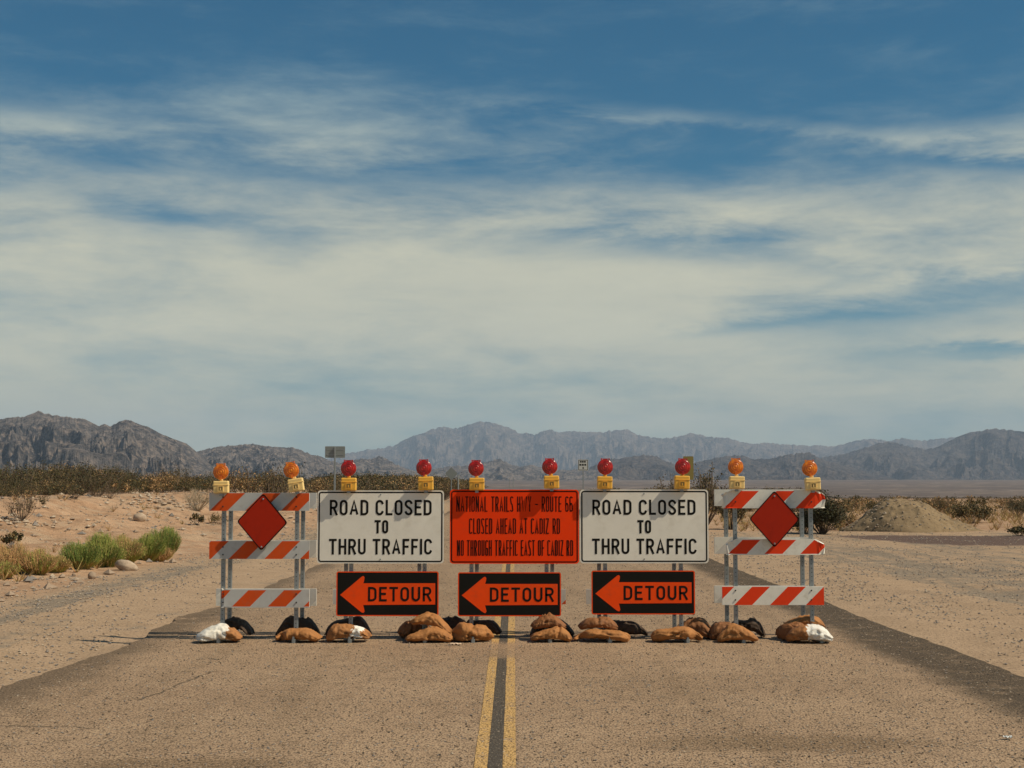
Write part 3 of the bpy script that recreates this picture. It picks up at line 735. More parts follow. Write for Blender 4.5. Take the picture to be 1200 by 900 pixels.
# --- left striped barricade
LM = ['rail_grey_white', 'faded_orange', 'rail_shell']
b1, o1 = barricade('leftmost barricade with faded orange striped rails, amber lights and a red diamond', (261.5, 347.5), (269.5, 354.5))
cr = lambda c, base, k=3.6: base+c/k
rail(b1, 245, 362.5, 577.8, 598.6, YF, o1, cr(110, 215), LM)
rail(b1, 245, 362.5, 634, 655, YF, o1, cr(190, 215), LM)
rail(b1, 259.5, 362.5, 690.5, 712, YF, o1, cr(200, 215), LM, label='bottom rail with a broken left end', worn=[.012, .025], seed=3)
for v0, v1 in ((577.5, 596), (633, 653.5), (690, 710)): rail(b1, 253, 370.7, v0, v1, YR, o1, 262, ['rail_cream', 'rail_shell', 'rail_shell'])
light_unit(b1, 259, 553, 259.3, 563.7, 578, YF-.02, o1, 'amber_lens', -1, True)
light_unit(b1, 344, 550.5, 347, 560.8, 576, YF-.02, o1, 'amber_lens', -9, True, 'amber warning light tilted to the left')
def diamond(parent, org, u, v, hw, hh, rotdeg):
    c = P(u, v, YF-.075)-org; pts = []
    R_ = .035
    for k, (ax, az) in enumerate(((1, 0), (0, 1), (-1, 0), (0, -1))):
        tip = Vector((ax*hw, az*hh)); nx_ = Vector((0, 1)) if k in (0, 2) else Vector((1, 0))
        nxt = Vector(((0, hh), (-hw, 0), (0, -hh), (hw, 0))[k]); prv = Vector(((0, -hh), (hw, 0), (0, hh), (-hw, 0))[k])
        a = tip+(prv-tip).normalized()*R_; b = tip+(nxt-tip).normalized()*R_
        for s_ in (0, .25, .5, .75, 1): pts.append(a*(1-s_)**2+tip*2*s_*(1-s_)+b*s_**2)
    n = len(pts); rd = R(rotdeg)
    V = [(p.x, 0, p.y) for p in pts]+[(p.x, .006, p.y) for p in pts]
    me = mesh_np('diamond_marker', V, [tuple(range(n)), tuple(range(2*n-1, n-1, -1))]+[(i, i+n, (i+1) % n+n, (i+1) % n) for i in range(n)], ['marker_red', 'print_black'], [0, 1]+[1]*n)
    o = link('diamond_marker', me, parent, c, (0, rd, 0))
    V = [(p.x, -.0012, p.y) for p in pts]+[(p.x*.945, -.0012, p.y*.945) for p in pts]
    link('border', mesh_np('border', V, [(i, (i+1) % n, (i+1) % n+n, i+n) for i in range(n)], ['print_dark']), o)
    for (x, z) in ((0, hh*.80), (0, -hh*.86)):
        bm = bmesh.new(); bmesh.ops.create_cone(bm, cap_ends=True, segments=10, radius1=.012, radius2=.008, depth=.008, matrix=Matrix.Translation((x, -.004, z)) @ Matrix.Rotation(R(90), 4, 'X'))
        bm_obj('bolt', bm, ['galvanised'], o)
    return o
diamond(b1, o1, 307.3, 611.8, .307, .346, 1.5)

# --- rear-frame rails for the sign barricades and the front rails behind the boards
def sign_barricade(label, uf, ur, rear0, rear1, fr0, fr1):
    b, o = barricade(label, uf, ur)
    for v0, v1 in ((579, 598), (635, 654), (691, 709)):
        rail(b, fr0, fr1, v0, v1, YF, o, fr0+10, LM)
        rail(b, rear0, rear1, v0-.5, v1-1, YR, o, 657, ['rail_shell', 'faded_orange' if rear0 == 546 else 'rail_shell', 'rail_shell'])
    return b, o
def board(parent, org, u0, u1, v0, v1, m, Y=YF-.012, thick=.005, r=.04, name='sign_panel'):
    c = P((u0+u1)/2, (v0+v1)/2, Y)-org; s_ = F/Y
    w_, h = (u1-u0)/s_, (v1-v0)/s_
    return panel(name, w_, h, r, m, parent, c, thick), w_, h, s_
def closed_sign(parent, org, u0, u1, v0, v1, lines):
    p, w_, h, s_ = board(parent, org, u0, u1, v0, v1, ['white_sheeting', 'sign_edge'])
    ring('border', w_-.030, h-.030, .035, .017, -.0012, 'print_black', p)
    uc, vc = (u0+u1)/2, (v0+v1)/2
    for (txt, a, b_, c, d) in lines:
        lettering(txt, ((a+b_)/2-uc)/s_, (vc-(c+d)/2)/s_, (b_-a)/s_, (d-c)/s_, .027, -.0013, p, 'print_black')
    for (x, z) in ((0, h/2-.05), (0, -h/2+.05)):
        bm = bmesh.new(); bmesh.ops.create_cone(bm, cap_ends=True, segments=10, radius1=.009, radius2=.007, depth=.006, matrix=Matrix.Translation((x, -.004, z)) @ Matrix.Rotation(R(90), 4, 'X'))
        bm_obj('bolt', bm, ['galvanised'], p)
    return p
def detour(parent, org, u0, u1, v0, v1):
    p, w_, h, s_ = board(parent, org, u0, u1, v0, v1, ['sign_black', 'detour_orange'], r=.025, name='detour_panel')
    ring('border', w_-.002, h-.002, .025, .012, -.0012, 'detour_orange', p)
    X = lambda c: (c-338)/428*w_; Z = lambda c: (633.5-c)/185*h
    pts = [(140, 638)]+[(226, 566), (232, 561), (238, 560), (242, 565), (241, 576), (237, 590)]+[(538, 590), (538, 678), (237, 680), (241, 696), (243, 706), (238, 713), (231, 711), (224, 706)]
    V = [(X(a), -.0012, Z(b)) for a, b in pts]
    link('arrow', mesh_np('arrow', V, [(0, 1, 2, 3, 4, 5, 6, 9, 10, 11, 12, 13, 14), (6, 7, 8, 9)], ['detour_orange']), p)
    a, b_, c, d = X(257), X(522), Z(605), Z(665)
    lettering('DETOUR', (a+b_)/2, (c+d)/2, b_-a, c-d, .026, -.0024, p, 'print_black', gapk=.40)
    return p
b2, o2 = sign_barricade('barricade second from left, white ROAD CLOSED TO THRU TRAFFIC sign above a DETOUR arrow', (411.5, 497.5), (405.5, 491.5), 390, 507, 397, 511)
closed_sign(b2, o2, 372, 519.8, 575, 659.8, [('ROAD CLOSED', 386.5, 505.5, 586, 604), ('TO', 439, 455, 609.5, 625), ('THRU TRAFFIC', 386, 506, 631.3, 649.5)])
detour(b2, o2, 394.5, 513.5, 670, 721.6)
light_unit(b2, 408.3, 549, 408.8, 560, 575, YF-.050, o2, 'red_lens')
light_unit(b2, 497.2, 548.3, 499, 558.6, 574.4, YF-.050, o2, 'red_lens', -1.5)
b3, o3 = sign_barricade('middle barricade with the orange NATIONAL TRAILS HWY sign above a DETOUR arrow', (552.5, 640.5), (558.8, 647.2), 546, 663, 540, 654)
p3, w3, h3, s3 = board(b3, o3, 527.5, 678.2, 574, 660.2, ['sign_orange', 'sign_orange'])
ring('border', w3-.030, h3-.030, .035, .014, -.0012, 'print_dark', p3)
WID[' '] = .85; WID['W'] = 2.1
for txt, a, b_, c, d in (('NATIONAL TRAILS HWY - ROUTE 66', 535, 671, 582, 599.8), ('CLOSED AHEAD AT CADIZ RD', 550, 656, 607.5, 625.5), ('NO THROUGH TRAFFIC EAST OF CADIZ RD', 536, 671.3, 632.8, 651)):
    lettering(txt, ((a+b_)/2-602.85)/s3, (617.1-(c+d)/2)/s3, (b_-a)/s3, (d-c)/s3, .0130, -.0013, p3, 'print_dark', gapk=.44)
WID[' '] = .55; WID['W'] = 1.5
detour(b3, o3, 537, 657, 671, 721.8)
light_unit(b3, 557.8, 549, 558.8, 560, 574.5, YF-.050, o3, 'red_lens')
light_unit(b3, 644.6, 547, 646.3, 557.5, 572.5, YF-.050, o3, 'red_lens', -1)
b4, o4 = sign_barricade('barricade right of the orange sign, smudged white ROAD CLOSED sign above a DETOUR arrow', (709.2, 798), (702, 790), 687, 804, 696, 811)
closed_sign(b4, o4, 680, 829.8, 574, 659.6, [('ROAD CLOSED', 694.5, 815, 585.8, 603.5), ('TO', 747, 763, 609.5, 625), ('THRU TRAFFIC', 694, 815.8, 631, 649)])
detour(b4, o4, 693.6, 814, 669, 719.7)
light_unit(b4, 708.9, 547.3, 708.6, 558.3, 573, YF-.050, o4, 'red_lens', 1)
light_unit(b4, 799.6, 547.2, 799, 557.5, 573, YF-.050, o4, 'red_lens', 1.5)
# --- right striped barricade
RM = ['rail_cream', 'rail_red', 'rail_cream']
b5, o5 = barricade('rightmost barricade with red and white striped rails, amber lights and a red diamond', (862, 951), (851.5, 940.5))
rail(b5, 847, 966.5, 574.2, 595.6, YF, o5, cr(102, 820), RM, thick=.05, label='top rail with torn sheeting', worn=[.03, .06, .1, .47, .53, .6, .9, .94, .97], seed=5)
rail(b5, 851, 966, 631.5, 650.3, YF, o5, cr(268, 820), RM, thick=.06, label='middle rail with crumpled ends', worn=[.03, .06, .1, .4, .6, .9, .94, .97], seed=9)
rail(b5, 846.5, 965.5, 687.5, 709, YF, o5, cr(145, 820), RM, thick=.035)
for v0, v1 in ((573.5, 593), (629.5, 649), (686.5, 706.5)): rail(b5, 837.3, 953.5, v0, v1, YR, o5, 858, ['rail_shell', 'rail_cream', 'rail_shell'])
light_unit(b5, 861.9, 547, 863.3, 558.2, 573, YF-.02, o5, 'amber_lens', 1, True)
light_unit(b5, 949.6, 549, 952.2, 559.7, 574.3, YF-.02, o5, 'amber_lens', -2, True, 'amber warning light standing on a raised post')
diamond(b5, o5, 907.6, 608.3, .305, .343, 0.5)
bm = bmesh.new(); q = P(953, 577, YF)-o5; add_box(bm, q.x-.02, q.x+.02, .042, .082, q.z-.06, q.z+.055, 0, .003); bm_obj('post_extension', bm, ['galvanised'], b5)
# bolts on striped rails
for (b, o, us, vs) in ((b1, o1, (261.2, 347.2), (582.5, 593.5, 641, 650, 696, 706)), (b5, o5, (862, 951), (588, 692, 703))):
    for u in us:
        for v in vs:
            q = P(u, v, YF-.004)-o
            bm = bmesh.new(); bmesh.ops.create_cone(bm, cap_ends=True, segments=8, radius1=.010, radius2=.008, depth=.010, matrix=Matrix.Translation(q) @ Matrix.Rotation(R(90), 4, 'X'))
            bm_obj('bolt', bm, ['hole_dark'], b)

# ---------------------------------------------------------------- sandbags
def sandbag(label, u, v, Y, L, Wd, H, m, rot=0, z0=.0, archv=0.0, seed=0, neck=0, tilt=0, pitch=0):
    """a limp filled sack; (u, v) = lowest middle point in the picture at depth Y"""
    if m != 'bag_dark': H *= .80; L *= 1.04; Wd *= 1.05
    nu, nv = 56, 32; T, A = np.meshgrid(np.linspace(-1, 1, nu+1), 2*np.pi*np.arange(nv)/nv, indexing='ij')
    r_ = np.random.RandomState(seed*17+3); t = T.ravel(); a = A.ravel(); c, s_ = np.cos(a), np.sin(a)
    at_ = np.abs(t)
    wid = 1-.30*at_**5; thk = (1-at_**3.5)**.55*.97+.035           # fat middle, flat seamed ends
    if neck:
        q = t*neck; wid = np.where(q > .45, wid*(1-.80*sst(.45, .80, q)+.75*sst(.84, 1.0, q)), wid); thk = np.where(q > .45, thk*(1-.25*sst(.45, .8, q)), thk)
        thk = np.where(q > .8, np.maximum(thk, .22), thk)
    yy = Wd/2*wid*np.sign(c)*np.abs(c)**.75; zz = H/2*thk*np.sign(s_)*np.abs(s_)**.9
    xx = t*L/2*(1-.10*np.abs(c)**3*0)
    cn = fbm(t*2.1+seed*3.3, c*1.4+seed, 3, .6); yy = yy*(1+.20*cn); zz = zz*(1+.22*fbm(t*2.6-seed, s_*1.3+c, 3))
    xx = xx + .03*fbm(c*2.5+seed, s_*2.5, 2)*np.sign(t)*at_**3
    d = np.zeros_like(t)
    for k in range(5):                                              # long folds sweeping from end to end
        a0 = r_.uniform(.1, 3.0) if k < 3 else r_.uniform(0, 6.28); sl_ = r_.uniform(-.9, .9); wv = r_.uniform(.07, .16); t0 = r_.uniform(-.5, .5); ln = r_.uniform(.35, .8)
        # front of the bag faces -y: a about -pi/2..-pi is the lower front, pi/2..pi the upper front
        aa = np.angle(np.exp(1j*(a-(a0+1.2)-sl_*(t-t0)-.25*np.sin(t*4+k))))
        d += r_.uniform(.6, 1.2)*np.exp(-((t-t0)/ln)**4)*(-np.exp(-(aa/wv)**2)+.5*np.exp(-((aa-1.8*wv)/wv)**2))
    for k in range(2):
        x0 = r_.uniform(-.7, .7); line = t-x0-r_.uniform(-.5, .5)*c-.18*np.sin(a+k)
        d += -.55*np.exp(-(line/.06)**2)*sst(-.6, .4, np.sin(a+r_.uniform(0, 6)))
    pk = np.cos(a*9+seed+3*fbm(t*2, a*0+seed, 2))*sst(.45, 1.0, at_)*.9   # puckers towards the ends
    d = (d*.034+pk*.010+.012*fbm(t*5+seed, c*3+s_*2, 4, .6))*min(1.0, H/.18)
    yy = yy+d*c; zz = zz+d*s_
    archv = archv or .028+.03*r_.rand()
    zz = zz*(1+.28*np.sin(t*1.7+seed*1.9))+archv*(1-at_**(3.2 if m == 'bag_dark' else 2))+.012*np.sin(t*4+seed)*(s_ > 0)
    yy = yy+.07*Wd*np.sin(t*2.6+seed)
    V = np.stack([xx, yy, zz], 1)
    zmin = -H*.34+archv*(1-at_**(3.2 if m == 'bag_dark' else 2))*.95
    V[:, 2] = np.where(V[:, 2] < zmin, zmin+(V[:, 2]-zmin)*.2, V[:, 2]); V[:, 2] -= H*.10*sst(.5, 1, at_)*(1 if not archv else .5)
    V[:, 2] -= V[:, 2].min()
    Fc = []
    for i in range(nu):
        for j in range(nv): Fc.append((i*nv+j, i*nv+(j+1) % nv, (i+1)*nv+(j+1) % nv, (i+1)*nv+j))
    Fc.append(tuple(range(nv))[::-1]); Fc.append(tuple(nu*nv+j for j in range(nv)))
    me = mesh_np('sandbag', V, Fc, [m], smooth=True)
    p = P(u, v, Y)
    o = link('sandbag', me, None, (p.x, Y, .016+z0), (R(pitch), R(tilt), R(rot)))
    tag(o, label, 'sandbag', 'sandbags weighing down the barricade feet'); return o
B = sandbag
B('torn white and tan sandbag at the far left foot of the leftmost barricade', 257, 750, 17.36, .50, .34, .20, 'bag_half_white', 8, seed=1)
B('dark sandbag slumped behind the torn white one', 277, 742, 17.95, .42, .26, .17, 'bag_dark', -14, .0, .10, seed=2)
B('tan sandbag with a tied neck pointing left, at the right foot of the leftmost barricade', 350, 750, 17.38, .50, .30, .20, 'bag_tan', 176, seed=3, neck=1, tilt=0)
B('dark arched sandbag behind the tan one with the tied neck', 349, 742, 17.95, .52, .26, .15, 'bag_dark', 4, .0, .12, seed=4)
B('tan sandbag with a white patch under the left end of the left DETOUR board', 408, 750, 17.38, .48, .30, .22, 'bag_label', -2, seed=5)
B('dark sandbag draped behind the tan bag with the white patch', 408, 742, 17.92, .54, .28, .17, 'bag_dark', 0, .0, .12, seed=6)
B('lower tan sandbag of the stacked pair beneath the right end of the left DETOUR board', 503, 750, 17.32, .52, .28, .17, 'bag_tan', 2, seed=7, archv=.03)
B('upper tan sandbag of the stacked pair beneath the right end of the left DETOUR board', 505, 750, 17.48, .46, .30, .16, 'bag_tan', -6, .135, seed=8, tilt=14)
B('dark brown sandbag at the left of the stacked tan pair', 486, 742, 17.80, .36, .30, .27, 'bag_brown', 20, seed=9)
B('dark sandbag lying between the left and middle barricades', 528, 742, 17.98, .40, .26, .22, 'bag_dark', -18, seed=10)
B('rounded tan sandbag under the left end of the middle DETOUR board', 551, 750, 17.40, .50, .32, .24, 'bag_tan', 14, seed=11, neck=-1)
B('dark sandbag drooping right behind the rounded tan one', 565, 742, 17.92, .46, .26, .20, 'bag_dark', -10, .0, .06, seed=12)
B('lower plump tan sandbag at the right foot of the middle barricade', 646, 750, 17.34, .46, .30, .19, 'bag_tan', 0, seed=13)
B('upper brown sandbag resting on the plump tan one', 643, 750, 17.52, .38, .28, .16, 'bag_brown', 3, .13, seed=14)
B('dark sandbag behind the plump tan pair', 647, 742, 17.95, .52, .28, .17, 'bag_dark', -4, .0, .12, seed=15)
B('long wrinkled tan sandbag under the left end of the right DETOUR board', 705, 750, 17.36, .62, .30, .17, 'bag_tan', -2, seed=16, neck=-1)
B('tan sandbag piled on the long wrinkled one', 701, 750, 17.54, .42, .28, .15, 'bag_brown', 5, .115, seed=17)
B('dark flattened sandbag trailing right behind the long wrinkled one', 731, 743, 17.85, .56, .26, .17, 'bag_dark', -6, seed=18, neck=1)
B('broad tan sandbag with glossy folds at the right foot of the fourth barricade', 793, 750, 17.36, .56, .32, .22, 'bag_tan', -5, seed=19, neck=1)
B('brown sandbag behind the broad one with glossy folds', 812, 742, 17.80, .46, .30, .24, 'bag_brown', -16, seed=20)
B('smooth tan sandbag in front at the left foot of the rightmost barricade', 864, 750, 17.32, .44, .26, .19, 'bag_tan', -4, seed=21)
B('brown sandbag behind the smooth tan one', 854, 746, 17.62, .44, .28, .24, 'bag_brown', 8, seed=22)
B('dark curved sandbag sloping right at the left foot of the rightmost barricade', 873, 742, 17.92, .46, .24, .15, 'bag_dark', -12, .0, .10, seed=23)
B('sandbag with a big white end in front at the right foot of the rightmost barricade', 948, 750, 17.32, .50, .30, .20, 'bag_white_end', -12, seed=24)
B('brown sandbag turned end on beside the one with the white end', 931, 746, 17.60, .36, .34, .25, 'bag_brown', 24, seed=25)
B('tan sandbag on top behind the one with the white end', 942, 744, 17.78, .46, .28, .18, 'bag_tan', -6, .11, seed=26)

# ---------------------------------------------------------------- stones and litter
def stone(seed, rx_, ry_, rz_, m, sub=3, name='stone'):
    bm = bmesh.new(); bmesh.ops.create_icosphere(bm, subdivisions=sub, radius=1)
    co = np.array([v.co[:] for v in bm.verts])
    n = fbm(co[:, 0]*1.3+seed*5, co[:, 1]*1.3+co[:, 2]*1.7+seed, 4, .5)
    n2 = fbm(co[:, 2]*1.1+seed*2, co[:, 0]*1.2-seed, 3)
    for i, v in enumerate(bm.verts):
        k = 1+.20*n[i]+.14*n2[i]; v.co = Vector((co[i, 0]*rx_*k, co[i, 1]*ry_*k, co[i, 2]*rz_*k))
    me = bpy.data.meshes.new(name); bm.to_mesh(me); bm.free(); me.materials.append(MATS[m])
    me.polygons.foreach_set('use_smooth', np.ones(len(me.polygons), dtype=bool)); return me
def place_stone(u, v, w_px, h_px, m, label, seed, cat='rock', name='boulder', rot=0, tilt=0):
    g = hit(u, v); s_ = F/g.y
    me = stone(seed, w_px/s_/2, w_px/s_/2.4, h_px/s_/2*1.1, m, name=name)
    o = link(name, me, None, (g.x, g.y+w_px/s_/3, g.z+h_px/s_/2*.75), (0, R(tilt), R(rot))); tag(o, label, cat); return o
place_stone(145, 669, 27, 13, 'boulder', 'long pale boulder beside the green bushes at the gravel edge', 1.3, tilt=14)
place_stone(162.5, 612, 15.5, 11, 'boulder', 'round pale boulder alone on the sandy bank', 2.6)
place_stone(107, 679, 10, 9, 'tan_rock', 'small brown angular rock left of the long pale boulder', 3.1, tilt=20)
place_stone(1113, 853, 11, 4, 'hole_dark', 'small black lump lying on the right lane of the road', 4.7, 'debris', 'debris')
place_stone(235, 612, 8, 5, 'tan_rock', 'small stone just left of the leftmost barricade rail', 5.5)
for i, (u, v, ww, hh) in enumerate(((86, 676, 5, 4), (88, 671, 4, 3))):
    place_stone(u, v, ww, hh, 'tan_rock', ['small stone low beside the brown angular rock', 'tiny stone above its neighbour near the dry grass'][i], 6.1+i, name='stone')
for (u, v, w_, h, m, lab) in ((534, 761, 11, 3, 'paper', 'small tan scrap of paper on the road left of the yellow lines'), (1181, 874, 9, 4, 'litter_white', 'white scrap of litter near the right edge of the road'),
                              (268, 752, 9, 4, 'litter_white', 'white shred of torn bag by the tied tan sandbag'), (236, 751, 11, 5, 'litter_white', 'white shreds spilling from the torn white sandbag'), (365, 752, 9, 4, 'litter_white', 'white scrap between the leftmost barricade and the next')):
    g = hit(u, v); s_ = F/g.y; w_ /= s_; h /= s_; n = 9
    V = []; Fc = []; rnd = random.Random(u)
    for j in range(5):
        for i in range(n): V.append(((i/(n-1)-.5)*w_*(1+.25*rnd.random()), (j/4-.5)*w_*.8*(1+.3*rnd.random()), .004+h*.7*abs(math.sin(i*1.1+j*.8+u))*rnd.uniform(.5, 1)))
    for j in range(4):
        for i in range(n-1): Fc.append((j*n+i, j*n+i+1, (j+1)*n+i+1, (j+1)*n+i))
    me = mesh_np('paper_scrap', V, Fc, [m]); 
    tag(link('paper_scrap', me, None, (g.x, g.y, max(g.z, .018))), lab, 'litter')

# gravel: thousands of real pebbles, joined
def rocks_cloud(name, pts, sizes, m, label, seed):
    rs = np.random.RandomState(seed); n = len(pts)
    base = np.array([(1, 0, 0), (-.9, .2, 0), (0, 1, 0), (.1, -1, 0), (0, .1, .8), (0, 0, -.5)], float)
    fc = np.array([(0, 2, 4), (2, 1, 4), (1, 3, 4), (3, 0, 4), (2, 0, 5), (1, 2, 5), (3, 1, 5), (0, 3, 5)])
    a = rs.rand(n)*6.283; ca, sa = np.cos(a), np.sin(a)
    b = base[None]*(1+.35*(rs.rand(n, 6, 3)-.5)); b = b*(sizes[:, None, None])*np.stack([np.ones(n), .6+.4*rs.rand(n), .45+.4*rs.rand(n)], 1)[:, None, :]
    x = b[:, :, 0]*ca[:, None]-b[:, :, 1]*sa[:, None]; y = b[:, :, 0]*sa[:, None]+b[:, :, 1]*ca[:, None]
    V = np.stack([x+pts[:, None, 0], y+pts[:, None, 1], b[:, :, 2]+pts[:, None, 2]], 2).reshape(-1, 3)
    Fc = (fc[None]+(np.arange(n)*6)[:, None, None]).reshape(-1, 3)
    return tag(link(name, mesh_np(name, V, Fc, m, np.repeat(rs.randint(0, len(m), n), 8))), label, name.replace('_', ' '), kind='stuff')
rs = np.random.RandomState(3)
def fan(n, y0, y1, x0, x1, power=1.6):
    y = y0*(y1/y0)**rs.rand(n); x = x0+(x1-x0)*rs.rand(n); return x, y
# on the road
def sprinkle(n, y0, y1, spread, cond):
    y = y0*(y1/y0)**rs.rand(n); x = (rs.rand(n)*2-1)*y*spread; k = cond(x, y); return x[k], y[k]
x, y = sprinkle(42000, 9, 60, .38, lambda x, y: (x > -4.3) & (x < 5.0))
z = .006+.012*(1-np.abs((x-.3)/4.8))
s = .0035+.0075*rs.rand(len(x))**3+.00028*y
rocks_cloud('loose_gravel', np.stack([x, y, z+s*.3], 1), s, ['grey_rock', 'tan_rock', 'road_chip', 'pale_rock'], 'loose pebbles scattered on the dusty road', 1)
x, y = sprinkle(60000, 10, 70, .42, lambda x, y: ((x < -4.8) & (x > -8.3)) | ((x > 5.3) & (y < 58)))
dens_ = fbm(x*1.1, y*.22, 4)+.9*np.exp(-((x+7.1)/.6)**2)+.35
k = dens_ > rs.rand(len(x))*1.1-.1; x, y = x[k], y[k]
s = .007+.018*rs.rand(len(x))**3+.0004*y
rocks_cloud('shoulder_gravel', np.stack([x, y, height(x, y)+s*.3], 1), s, ['grey_rock', 'tan_rock', 'grey_rock', 'pale_rock'], 'grey and tan gravel along both shoulders and the right turnout', 2)
x, y = sprinkle(30000, 20, 110, .42, lambda x, y: (x < -8.0) & (x > -30))
dens_ = fbm(x*.35, y*.35, 4)+.45*sst(11.5, 15, -x)
k = dens_ > rs.rand(len(x))*1.1-.15; x, y = x[k], y[k]
s = .014+.13*rs.rand(len(x))**6+.0007*y
rocks_cloud('bank_stones', np.stack([x, y, height(x, y)+s*.15], 1), s, ['pale_rock', 'tan_rock', 'tan_rock', 'grey_rock'], 'stones strewn over the sandy bank on the left', 4)

pts = []
for (u, v, su, sv, n) in ((170, 588, 20, 4, 120), (185, 583, 12, 2, 50), (60, 612, 40, 6, 60), (10, 612, 14, 5, 40), (215, 592, 20, 5, 60), (330, 610, 20, 8, 40)):
    for k in range(n):
        g = hit(u+rs.randn()*su, v+rs.randn()*sv*.7); pts.append(g[:])
pts = np.array(pts); sz_ = .03+.14*rs.rand(len(pts))**3
rocks_cloud('pale_rubble', pts+np.stack([sz_*0, sz_*0, sz_*.2], 1), sz_, ['pale_rock', 'pale_rock', 'boulder', 'tan_rock'], 'pale rubble lying in patches near the crest of the left bank', 9)
# dirt mound on the right
c = hit(1076, 624.5); mc = Vector((P(1062, 600, 57.5).x, 58.6, 0))
N = 90; sz = F/57.5
V = []
for j in range(N+1):
    for i in range(N+1):
        a = -1+2*i/N; b = -1+2*j/N
        V.append((a*3.6, b*2.6, 0))
V = np.array(V); px_ = V[:, 0]*sz+1062
prof_u = [930, 990, 1000, 1012, 1024, 1036, 1046, 1056, 1066, 1078, 1088, 1098, 1110, 1124, 1140, 1158, 1175, 1200]
prof_h = [0, 0, 5, 13, 22, 32, 37, 39.5, 39.5, 38.5, 35.5, 29, 22, 14, 8, 3, 0, 0]
prof_h = np.array(prof_h)*1.0
hgt = np.interp(px_, prof_u, prof_h)/sz
wd = 1.75*(hgt/1.3)**.8+.05
fy = np.clip(1-(np.abs(V[:, 1])/(wd+.45))**1.6, 0, 1)
V[:, 2] = hgt*fy
V[:, 2] += (V[:, 2] > .03)*(.20*fbm(V[:, 0]*1.7, V[:, 1]*1.7, 5, .6)-.07*ridged(V[:, 0]*2.6, V[:, 1]*.8, 3)+.05*fbm(V[:, 0]*7, V[:, 1]*7, 3)+.03) * fy**.5
V[:, 2] -= .12*(V[:, 2] < .03)
V[:, 0] += mc.x; V[:, 1] += mc.y; V[:, 2] += height(V[:, 0]*0+mc.x-2.5, V[:, 1]*0+56.0)-.02
ii = np.arange((N+1)**2).reshape(N+1, N+1)
Fq = np.stack([ii[:-1, :-1].ravel(), ii[:-1, 1:].ravel(), ii[1:, 1:].ravel(), ii[1:, :-1].ravel()], 1)
mat('mound_dirt', (.24, .175, .105), .95, var=.2, vscale=1.2, dirt=(.15, .10, .055), dirt_amt=.85, dscale=4.5, bump=1.0, bscale=9, spec=.1)
tag(link('dirt_mound', mesh_np('dirt_mound', V, Fq, ['mound_dirt'], smooth=True)), 'mound of pale dirt at the far side of the gravel turnout', 'dirt mound')
mnd = V[rs.randint(0, len(V), 2600)]; mnd = mnd[(mnd[:, 2] > .08)]
rocks_cloud('mound_stones', mnd+np.array([0, 0, .01]), .02+.06*rs.rand(len(mnd))**5, ['tan_rock', 'grey_rock', 'pale_rock'], 'small stones scattered over the dirt mound', 6)

# ---------------------------------------------------------------- plants
def sticks(A, B_, r0, r1):
    """tapered three-sided sticks from points A to B"""
    n = len(A); d = B_-A; L = np.linalg.norm(d, axis=1, keepdims=True)+1e-9; d = d/L
    up = np.tile([0.3, .2, 1.0], (n, 1)); s1 = np.cross(d, up); s1 /= np.linalg.norm(s1, axis=1, keepdims=True)+1e-9; s2 = np.cross(d, s1)
    V = np.zeros((n, 6, 3))
    for k in range(3):
        a = 2*math.pi*k/3; o_ = s1*math.cos(a)+s2*math.sin(a)
        V[:, k] = A+o_*np.reshape(r0, (-1, 1)); V[:, 3+k] = B_+o_*np.reshape(r1, (-1, 1))
    fc = np.array([(0, 1, 4, 3), (1, 2, 5, 4), (2, 0, 3, 5)])
    return V.reshape(-1, 3), (fc[None]+(np.arange(n)*6)[:, None, None]).reshape(-1, 4)
def leaves(Cn, size, rs_, up=.3):
    n = len(Cn); d = rs_.randn(n, 3); d[:, 2] += up; d /= np.linalg.norm(d, axis=1, keepdims=True)
    e_ = rs_.randn(n, 3); s1 = np.cross(d, e_); s1 /= np.linalg.norm(s1, axis=1, keepdims=True)
    sz_ = np.reshape(size, (-1, 1))*(.6+.8*rs_.rand(n, 1))
    V = np.stack([Cn-d*sz_*.6, Cn+s1*sz_*.33, Cn+d*sz_*.6, Cn-s1*sz_*.33], 1).reshape(-1, 3)
    return V, np.arange(4*n).reshape(-1, 4)
def creosote_parts(seed, h, wd, nst, nlf, lsz, twist=.25, clump=.13, top=.3):
    r_ = np.random.RandomState(seed)
    a = r_.rand(nst)*6.283; lean = np.sqrt(r_.rand(nst))
    tip = np.stack([np.cos(a)*lean*wd/2, np.sin(a)*lean*wd/2, h*(1-.35*lean**2)*(.72+.28*r_.rand(nst))], 1)
    base = np.stack([np.cos(a)*.07*wd*lean, np.sin(a)*.07*wd*lean, np.zeros(nst)-.03], 1)
    mid = base*.45+tip*.55+np.stack([np.cos(a)*wd*.06, np.sin(a)*wd*.06, -.04*h*np.ones(nst)], 1)+r_.randn(nst, 3)*.02*h
    k = 3; ti = np.repeat(np.arange(nst), k); tb = mid[ti]*(.5)+tip[ti]*.5+r_.randn(nst*k, 3)*.01
    tt = tip[ti]+r_.randn(nst*k, 3)*np.array([.12*wd, .12*wd, .09*h])
    A = np.vstack([base, mid, mid[ti]]); Bt = np.vstack([mid, tip, tt])
    r0 = np.concatenate([np.full(nst, .012), np.full(nst, .008), np.full(nst*k, .006)])*max(h, .6); r1 = r0*.6
    SV, SF = sticks(A, Bt, r0, r1)
    i = r_.randint(0, len(tt), nlf); f = r_.rand(nlf, 1)**.6
    c = mid[ti][i]*(1-f)+tt[i]*f+r_.randn(nlf, 3)*clump*np.array([wd*.5, wd*.5, h*.45])
    c[:, 2] = np.maximum(c[:, 2], .05)
    LV, LF = leaves(c, lsz, r_)
    return (SV, SF), (LV, LF)
